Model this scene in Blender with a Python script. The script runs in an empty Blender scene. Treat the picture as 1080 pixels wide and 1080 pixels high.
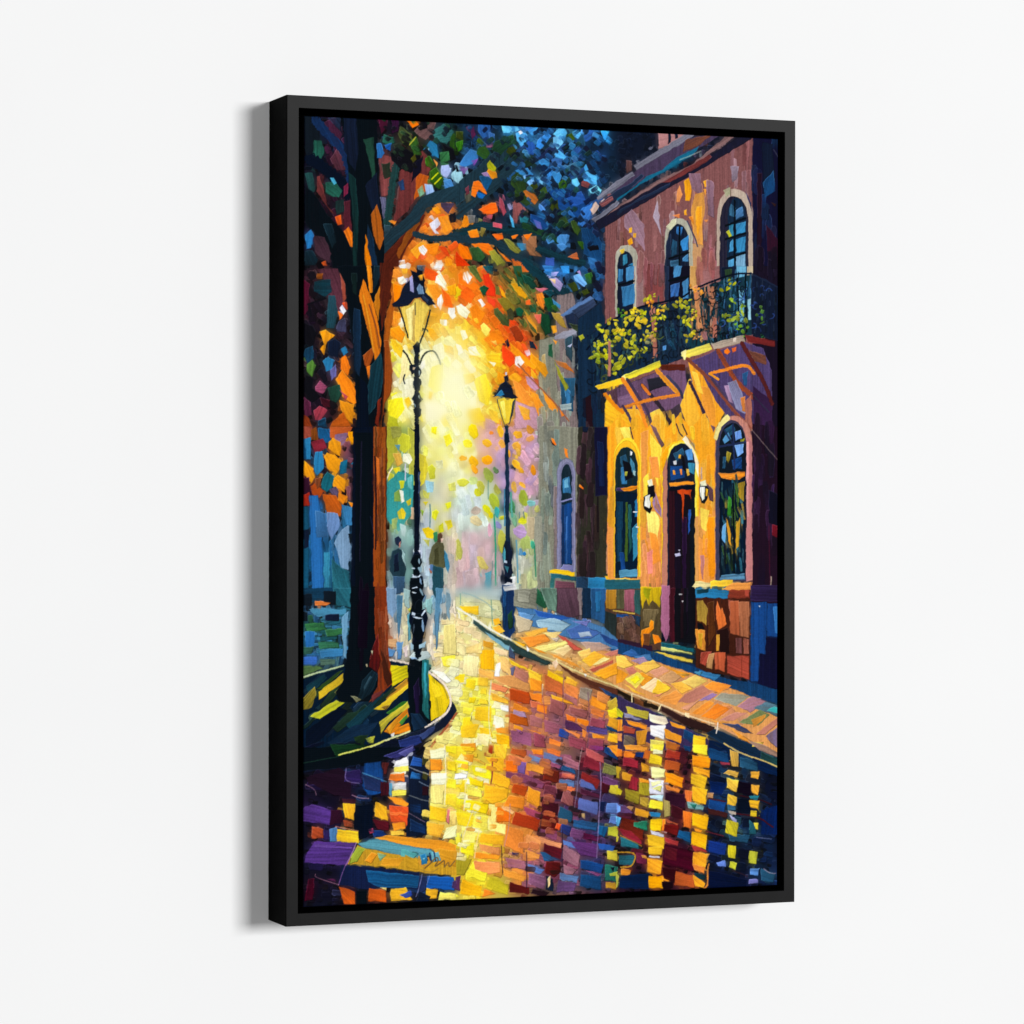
import numpy as np, math, random
# ---------------------------------------------------------------- geometry of the hung picture
PH, PW, PD = 0.65, 0.4429, 0.0463          # frame height, width, depth (metres)
F_PX = 3366.0                              # focal length in photograph pixels (1080 wide)
TH = math.radians(21.6)
SA, CA = math.sin(TH), math.cos(TH)
D_L = F_PX / 877.7 * PH
X_L = -0.27116 * PH
CAM = (-PW / 2 - X_L * CA - D_L * SA, -PD + X_L * SA - D_L * CA, -0.0008)
LIP, GAP, RECESS = 0.0102, 0.0046, 0.002
CY = -PD + RECESS                          # plane of the canvas face
CX0, CX1 = -PW / 2 + LIP + GAP, PW / 2 - LIP - GAP
CZ1, CZ0 = PH / 2 - LIP - GAP - 0.0006, -PH / 2 + LIP + GAP - 0.0006
GW, GH = 880, 1322

def to_canvas(px, py):
    """sketch-sheet units of the artwork -> raster position on the canvas"""
    u = (px - 540.0) / F_PX; v = -(py - 540.0) / F_PX
    dx = SA + u * CA; dy = CA - u * SA
    t = (CY - CAM[1]) / dy
    x = CAM[0] + dx * t; z = CAM[2] + v * t
    return (x - CX0) / (CX1 - CX0) * GW, (CZ1 - z) / (CZ1 - CZ0) * GH

rng = np.random.default_rng(7)
rnd = random.Random(11)

def smooth_noise(h, w, cell, r=rng):
    gh, gw = int(h / cell) + 3, int(w / cell) + 3
    g = r.random((gh, gw)) * 2 - 1
    y = np.arange(h) / cell; x = np.arange(w) / cell
    iy = y.astype(int); ix = x.astype(int)
    fy = y - iy; fx = x - ix
    fy = (fy * fy * (3 - 2 * fy))[:, None]; fx = (fx * fx * (3 - 2 * fx))[None, :]
    a = g[np.ix_(iy, ix)]; b = g[np.ix_(iy, ix + 1)]; c = g[np.ix_(iy + 1, ix)]; d = g[np.ix_(iy + 1, ix + 1)]
    return (a * (1 - fx) + b * fx) * (1 - fy) + (c * (1 - fx) + d * fx) * fy

IMG = np.zeros((GH, GW, 3)); HGT = np.zeros((GH, GW))
WX = smooth_noise(GH, GW, 9) * 1.1 + smooth_noise(GH, GW, 4) * 0.35
WY = smooth_noise(GH, GW, 9) * 1.1 + smooth_noise(GH, GW, 4) * 0.35
TAB = rng.random(4096) * 2 - 1
FINE = smooth_noise(GH, GW, 2)

def rgb(s):
    return np.array([int(c, 16) / 15.0 for c in s])

def box(xs, ys, pad=3):
    x0 = max(0, int(min(xs)) - pad); x1 = min(GW, int(max(xs)) + pad + 2)
    y0 = max(0, int(min(ys)) - pad); y1 = min(GH, int(max(ys)) + pad + 2)
    if x0 >= x1 or y0 >= y1: return None
    Y, X = np.mgrid[y0:y1, x0:x1].astype(float)
    return (slice(y0, y1), slice(x0, x1)), X, Y

def axis_of(P):
    Q = P - P.mean(0)
    c = Q.T @ Q
    w, v = np.linalg.eigh(c)
    return v[:, 1]

def tab(t):
    i = np.floor(t).astype(int); f = t - i
    return TAB[i & 4095] * (1 - f) + TAB[(i + 1) & 4095] * f

def lay(sl, X, Y, mask, dist, col, ax, strength=1.0, thick=1.0, soft=None, fade=0.0, small=False):
    """put one loaded stroke of paint on the canvas"""
    if not mask.any(): return
    along = X * ax[0] + Y * ax[1]; perp = -X * ax[1] + Y * ax[0]
    ph = rnd.random() * 4000
    bend = tab(along * 0.06 + ph) * 1.2
    st = tab((perp + bend) * 0.55 + ph) * 0.6 + tab((perp + bend) * 1.3 + along * 0.03 + ph * 2) * 0.4
    ga = rnd.random() * 6.283
    ext = max(X.max() - X.min(), Y.max() - Y.min(), 8)
    g = ((X - X.mean()) * math.cos(ga) + (Y - Y.mean()) * math.sin(ga)) / ext
    big = min(1.0, 60.0 / ext)
    k = 1 + strength * (0.06 * st + 0.20 * g * big + 0.05 * FINE[sl])
    c = col[None, None, :] * k[..., None] + 0.012 * st[..., None] * strength
    e = np.exp(-(dist / 0.9) ** 2)
    r = rnd.random()
    if small:
        # relief shading put into the stroke colour: upper-left edges lightened, lower-right edges darkened
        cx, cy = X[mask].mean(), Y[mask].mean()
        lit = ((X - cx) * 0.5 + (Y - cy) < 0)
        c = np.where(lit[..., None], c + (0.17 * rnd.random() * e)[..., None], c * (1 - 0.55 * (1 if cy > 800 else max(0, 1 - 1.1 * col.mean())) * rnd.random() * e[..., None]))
    elif strength > 0:
        if r < 0.45: c = c * (1 - 0.25 * e[..., None])
        elif r < 0.6: c = c + (0.08 * e)[..., None]
    if soft is not None:
        soft = soft * np.clip(0.97 + 0.22 * st, 0, 1)
        if fade > 0:
            am = along[mask]; t = (along - am.min()) / (am.max() - am.min() + 1e-6)
            if rnd.random() < 0.5: t = 1 - t
            soft = soft * np.clip(1 - fade * np.clip((t - 0.35) / 0.65, 0, 1) + 0.5 * fade * st, 0, 1)
    m = mask.astype(float)[..., None] if soft is None else soft[..., None]
    IMG[sl] = IMG[sl] * (1 - m) + np.clip(c, 0, 1) * m
    h = thick * (0.35 + 0.14 * st + 0.5 * np.exp(-(dist / 1.4) ** 2) + 0.25 * g)
    m2 = m[..., 0]
    HGT[sl] = HGT[sl] * (1 - m2) + (HGT[sl] * 0.35 + h) * m2

def fill(P, col, strength=1.0, thick=1.0, ax=None, fade=0.0):
    P = np.array(P, float)
    area = abs(np.dot(P[:, 0], np.roll(P[:, 1], 1)) - np.dot(P[:, 1], np.roll(P[:, 0], 1))) / 2
    if ax is None and area > 3500: ax = np.array([0., 1.])
    my = P[:, 1].mean()
    if ax is None and area < 300 and (my < 500 or my > 1000) and P[:, 0].mean() < 540 and rnd.random() < 0.3: fade = 0.55
    b = box(P[:, 0], P[:, 1])
    if b is None: return
    sl, X, Y = b
    Xw = X + WX[sl]; Yw = Y + WY[sl]
    n = len(P)
    inside = np.zeros(X.shape, bool); dist = np.full(X.shape, 1e9)
    for i in range(n):
        x0, y0 = P[i]; x1, y1 = P[(i + 1) % n]
        if y0 != y1:
            cr = (y0 > Yw) != (y1 > Yw)
            xi = x0 + (Yw - y0) * (x1 - x0) / (y1 - y0)
            inside ^= cr & (Xw < xi)
        dx, dy = x1 - x0, y1 - y0
        L = dx * dx + dy * dy + 1e-9
        t = np.clip(((Xw - x0) * dx + (Yw - y0) * dy) / L, 0, 1)
        dist = np.minimum(dist, np.hypot(Xw - x0 - t * dx, Yw - y0 - t * dy))
    if ax is None: ax = axis_of(P)
    a = np.clip(np.where(inside, dist, -dist) + 0.5, 0, 1)
    lay(sl, X, Y, a > 0, dist, col, ax, strength, thick, soft=a, fade=fade, small=area < 1600)

def stroke_line(P, w, col):
    P = np.array(P, float)
    b = box(P[:, 0], P[:, 1], int(w) + 4)
    if b is None: return
    sl, X, Y = b
    Xw = X + WX[sl] * 0.35; Yw = Y + WY[sl] * 0.35
    dist = np.full(X.shape, 1e9)
    # smooth the path
    Q = P
    if len(P) > 2:
        for _ in range(2):
            R = [Q[0]]
            for i in range(len(Q) - 1):
                R += [Q[i] * .75 + Q[i + 1] * .25, Q[i] * .25 + Q[i + 1] * .75]
            R.append(Q[-1]); Q = np.array(R)
    for i in range(len(Q) - 1):
        x0, y0 = Q[i]; dx, dy = Q[i + 1] - Q[i]
        L = dx * dx + dy * dy + 1e-9
        t = np.clip(((Xw - x0) * dx + (Yw - y0) * dy) / L, 0, 1)
        dist = np.minimum(dist, np.hypot(Xw - x0 - t * dx, Yw - y0 - t * dy))
    hw = w / 2 * (1 + 0.25 * FINE[sl])
    a = np.clip(hw - dist + 0.5, 0, 1) * (0.6 if w < 2.2 else 1)
    ax = P[-1] - P[0]; ax = ax / (np.hypot(*ax) + 1e-9)
    lay(sl, X, Y, a > 0, np.maximum(hw - dist, 0) + 0.4, col, ax, 1.0 if w > 4 else 0.5, 1.0, soft=a)

def ragged(cx, cy, L, w, ang, r):
    """outline of a palette-knife dab"""
    c, s = math.cos(ang), math.sin(ang)
    pts = []
    for px, py in ((-.5, -.32), (-.36, -.5), (.34, -.5), (.5, -.34), (.5, .3), (.38, .5), (-.38, .5), (-.5, .34)):
        px = px * L * (1 + .16 * (r.random() - .5)); py = py * w * (1 + .3 * (r.random() - .5))
        pts.append((cx + px * c - py * s, cy + px * s + py * c))
    return pts

def blob(cx, cy, L, w, ang, r):
    c, s = math.cos(ang), math.sin(ang); pts = []
    for i in range(9):
        t = i * 2 * math.pi / 9; k = 0.5 * (1 + 0.35 * (r.random() - .5))
        px, py = L * k * math.cos(t), w * k * math.sin(t)
        pts.append((cx + px * c - py * s, cy + px * s + py * c))
    return pts

def inpoly(x, y, P):
    k = False
    for i in range(len(P)):
        x0, y0 = P[i]; x1, y1 = P[i - 1]
        if (y0 > y) != (y1 > y) and x < x0 + (y - y0) * (x1 - x0) / (y1 - y0): k = not k
    return k

def blur(A, s):
    for ax in (0, 1):
        n = A.shape[ax]
        for _ in range(3):
            pad = [(0, 0)] * A.ndim; pad[ax] = (s + 1, s)
            C = np.cumsum(np.pad(A, pad, mode='edge'), axis=ax)
            hi = np.take(C, np.arange(2 * s + 1, 2 * s + 1 + n), axis=ax); lo = np.take(C, np.arange(0, n), axis=ax)
            A = (hi - lo) / (2 * s + 1)
    return A

def paint(text, first):
    ox = oy = 0.0; k = 1.0
    def cv(pts): return [to_canvas(ox + x * k, oy + y * k) for x, y in pts]
    for ln in text.strip().splitlines():
        t = ln.split()
        if not t: continue
        op = t[0]
        if op in 'PRH':
            if not first: continue
            op = op.lower()
        if op == 'T':
            ox, oy = float(t[1]), float(t[2]); k = float(t[3]) if len(t) > 3 else 170 / 108.0
            continue
        if op in 'pls':
            pts = [tuple(map(float, q.split(','))) for q in t if ',' in q]
        if op == 'b':
            x, y = map(float, t[1].split(',')); rx, ry, s = float(t[2]), float(t[3]), int(t[4])
            c0 = to_canvas(ox + x * k, oy + y * k); rx *= k * 1.64; ry *= k * 1.6
            sl, X, Y = box([c0[0] - rx, c0[0] + rx], [c0[1] - ry, c0[1] + ry], 0)
            m = np.clip(1.6 * (1 - np.hypot((X - c0[0]) / rx, (Y - c0[1]) / ry)), 0, 1)[..., None]
            IMG[sl] = IMG[sl] * (1 - m) + blur(IMG[sl], s) * m
            HGT[sl] *= 1 - 0.6 * m[..., 0]
            continue
        col = rgb(t[1])
        if op == 'p': fill(cv(pts), col)
        elif op == 'l': stroke_line(cv(pts), float(t[2]) * k * 1.64, col)
        elif op == 'd':
            x, y = map(float, t[2].split(',')); L, w, a = map(float, t[3:6])
            fill(cv(blob(x, y, L * 1.1, w * 1.1, math.radians(a), rnd)), col)
        elif op == 'c':          # a sprig: a cluster of small leaf touches
            x, y = map(float, t[2].split(',')); L = max(float(t[3]), float(t[4]))
            for _ in range(6):
                bx, by = x + rnd.gauss(0, L * .36), y + rnd.gauss(0, L * .36)
                cc = np.clip(col * rnd.uniform(.75, 1.12), 0, 1)
                fill(cv(blob(bx, by, L * rnd.uniform(.35, .75), L * rnd.uniform(.25, .5), rnd.uniform(0, 3.1), rnd)), cc)
        elif op == 'q':          # curls of wrought iron and stems
            n, L, w = int(t[2]), float(t[3]), float(t[4])
            pts = [tuple(map(float, z.split(','))) for z in t[5:]]
            xs = [z[0] for z in pts]; ys = [z[1] for z in pts]
            for _ in range(n):
                for _try in range(30):
                    x = rnd.uniform(min(xs), max(xs)); y = rnd.uniform(min(ys), max(ys))
                    if inpoly(x, y, pts): break
                a0 = rnd.uniform(0, 6.28); da = rnd.choice((-1, 1)) * rnd.uniform(.5, 1.1); r = L * rnd.uniform(.5, 1.2)
                stroke_line(cv([(x + r * (.3 + .17 * i) * math.cos(a0 + da * i), y + r * (.3 + .17 * i) * math.sin(a0 + da * i)) for i in range(5)]), w * k * 1.64, np.clip(col * rnd.uniform(.7, 1.2), 0, 1))
        elif op == 's':
            n, L, w, a = int(t[2]), float(t[3]), float(t[4]), float(t[5])
            xs = [q[0] for q in pts]; ys = [q[1] for q in pts]
            for _ in range(n):
                for _try in range(30):
                    x = rnd.uniform(min(xs), max(xs)); y = rnd.uniform(min(ys), max(ys))
                    if inpoly(x, y, pts): break
                aa = math.radians(a + rnd.uniform(-14, 14) * (0.25 if abs(a) > 82 else 1))
                c = np.clip(col * rnd.uniform(.86, 1.14) + np.array([rnd.uniform(-.03, .03) for _ in range(3)]), 0, 1)
                P = cv(ragged(x, y, L * rnd.uniform(.6, 1.25), w * rnd.uniform(.6, 1.2), aa, rnd))
                q = to_canvas(ox + x * k, oy + y * k)
                if not first and 0 <= q[0] < GW and 0 <= q[1] < GH:
                    c = 0.6 * c + 0.4 * UNDER[int(q[1]), int(q[0])]
                fill(P, c, ax=np.array([math.cos(aa), math.sin(aa)]), fade=rnd.choice((0, .5, .8)))
        elif op == 'a':
            xl, xr, yt, ysp, yb = map(float, t[2:7])
            pts = [(xl, yb)] + [((xl + xr) / 2 - (xr - xl) / 2 * math.cos(math.pi * i / 12), ysp - (ysp - yt) * math.sin(math.pi * i / 12)) for i in range(13)] + [(xr, yb)]
            # in the painted perspective the left side of an arch sits a little lower
            fill(cv(pts), col, ax=np.array([0., 1.]))
        elif op == 'h':
            c2 = rgb(t[2]); pts = [tuple(map(float, q.split(','))) for q in t[3:]]
            P = np.array(cv(pts)); sl, X, Y = box(P[:, 0], P[:, 1], 0)
            f = np.clip((X - P[:, 0].min()) / (P[:, 0].max() - P[:, 0].min()), 0, 1)[..., None]
            IMG[sl] = col * (1 - f) + c2 * f
        elif op in 'rw':
            x, y = map(float, t[2].split(',')); rx, ry = float(t[3]), float(t[4])
            c0 = to_canvas(ox + x * k, oy + y * k); rx *= k * 1.64; ry *= k * 1.6
            b = box([c0[0] - rx, c0[0] + rx], [c0[1] - ry, c0[1] + ry], 0)
            sl, X, Y = b
            d = np.hypot((X - c0[0]) / rx, (Y - c0[1]) / ry)
            m = np.clip(1 - d, 0, 1); m = (m * m * (3 - 2 * m))[..., None] * (float(t[5]) if op == 'w' else 1)
            IMG[sl] = IMG[sl] * (1 - m) + col * m

UNDER = None
def loosen():
    """break the blurred ground up into separate knife dabs, coloured from what lies near them"""
    src = IMG1
    for _ in range(9500):
        x, y = rnd.uniform(0, GW), rnd.uniform(0, GH)
        px, py = 320.7 + x / GW * 500, 121 + y / GH * 820
        if py > 655 and not (px < 475 and py < 790):
            L, w, a, j = 13, 7, 10 + (px - 320) * 0.02, 7
        elif py > 690: L, w, a, j = 22, 7, -36, 10
        elif px > 625 and py > 200: L, w, a, j = 22, 5, 90, 3
        elif py > 500: L, w, a, j = 20, 7, 88, 8
        else: L, w, a, j = 12, 9, 50, 50
        sx = int(np.clip(x + rnd.gauss(0, 5), 0, GW - 1)); sy = int(np.clip(y + rnd.gauss(0, 5), 0, GH - 1))
        q = 0.45 if py > 655 else 0.75
        c = q * src[sy, sx] + (1 - q) * UNDER[int(y), int(x)]
        lum = c.mean()
        c = c * (rnd.uniform(.96, 1.1) if lum > .55 else rnd.uniform(.8, 1.05)) * (1 if lum > .4 or px > 625 and py < 680 else rnd.choice((.5, .85, 1.)))
        aa = math.radians(a + rnd.uniform(-j, j))
        fill(ragged(x, y, L * rnd.uniform(.6, 1.3), w * rnd.uniform(.6, 1.3), aa, rnd), np.clip(c, 0, 1), ax=np.array([math.cos(aa), math.sin(aa)]), fade=rnd.choice((0, .6, .9)))

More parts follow.
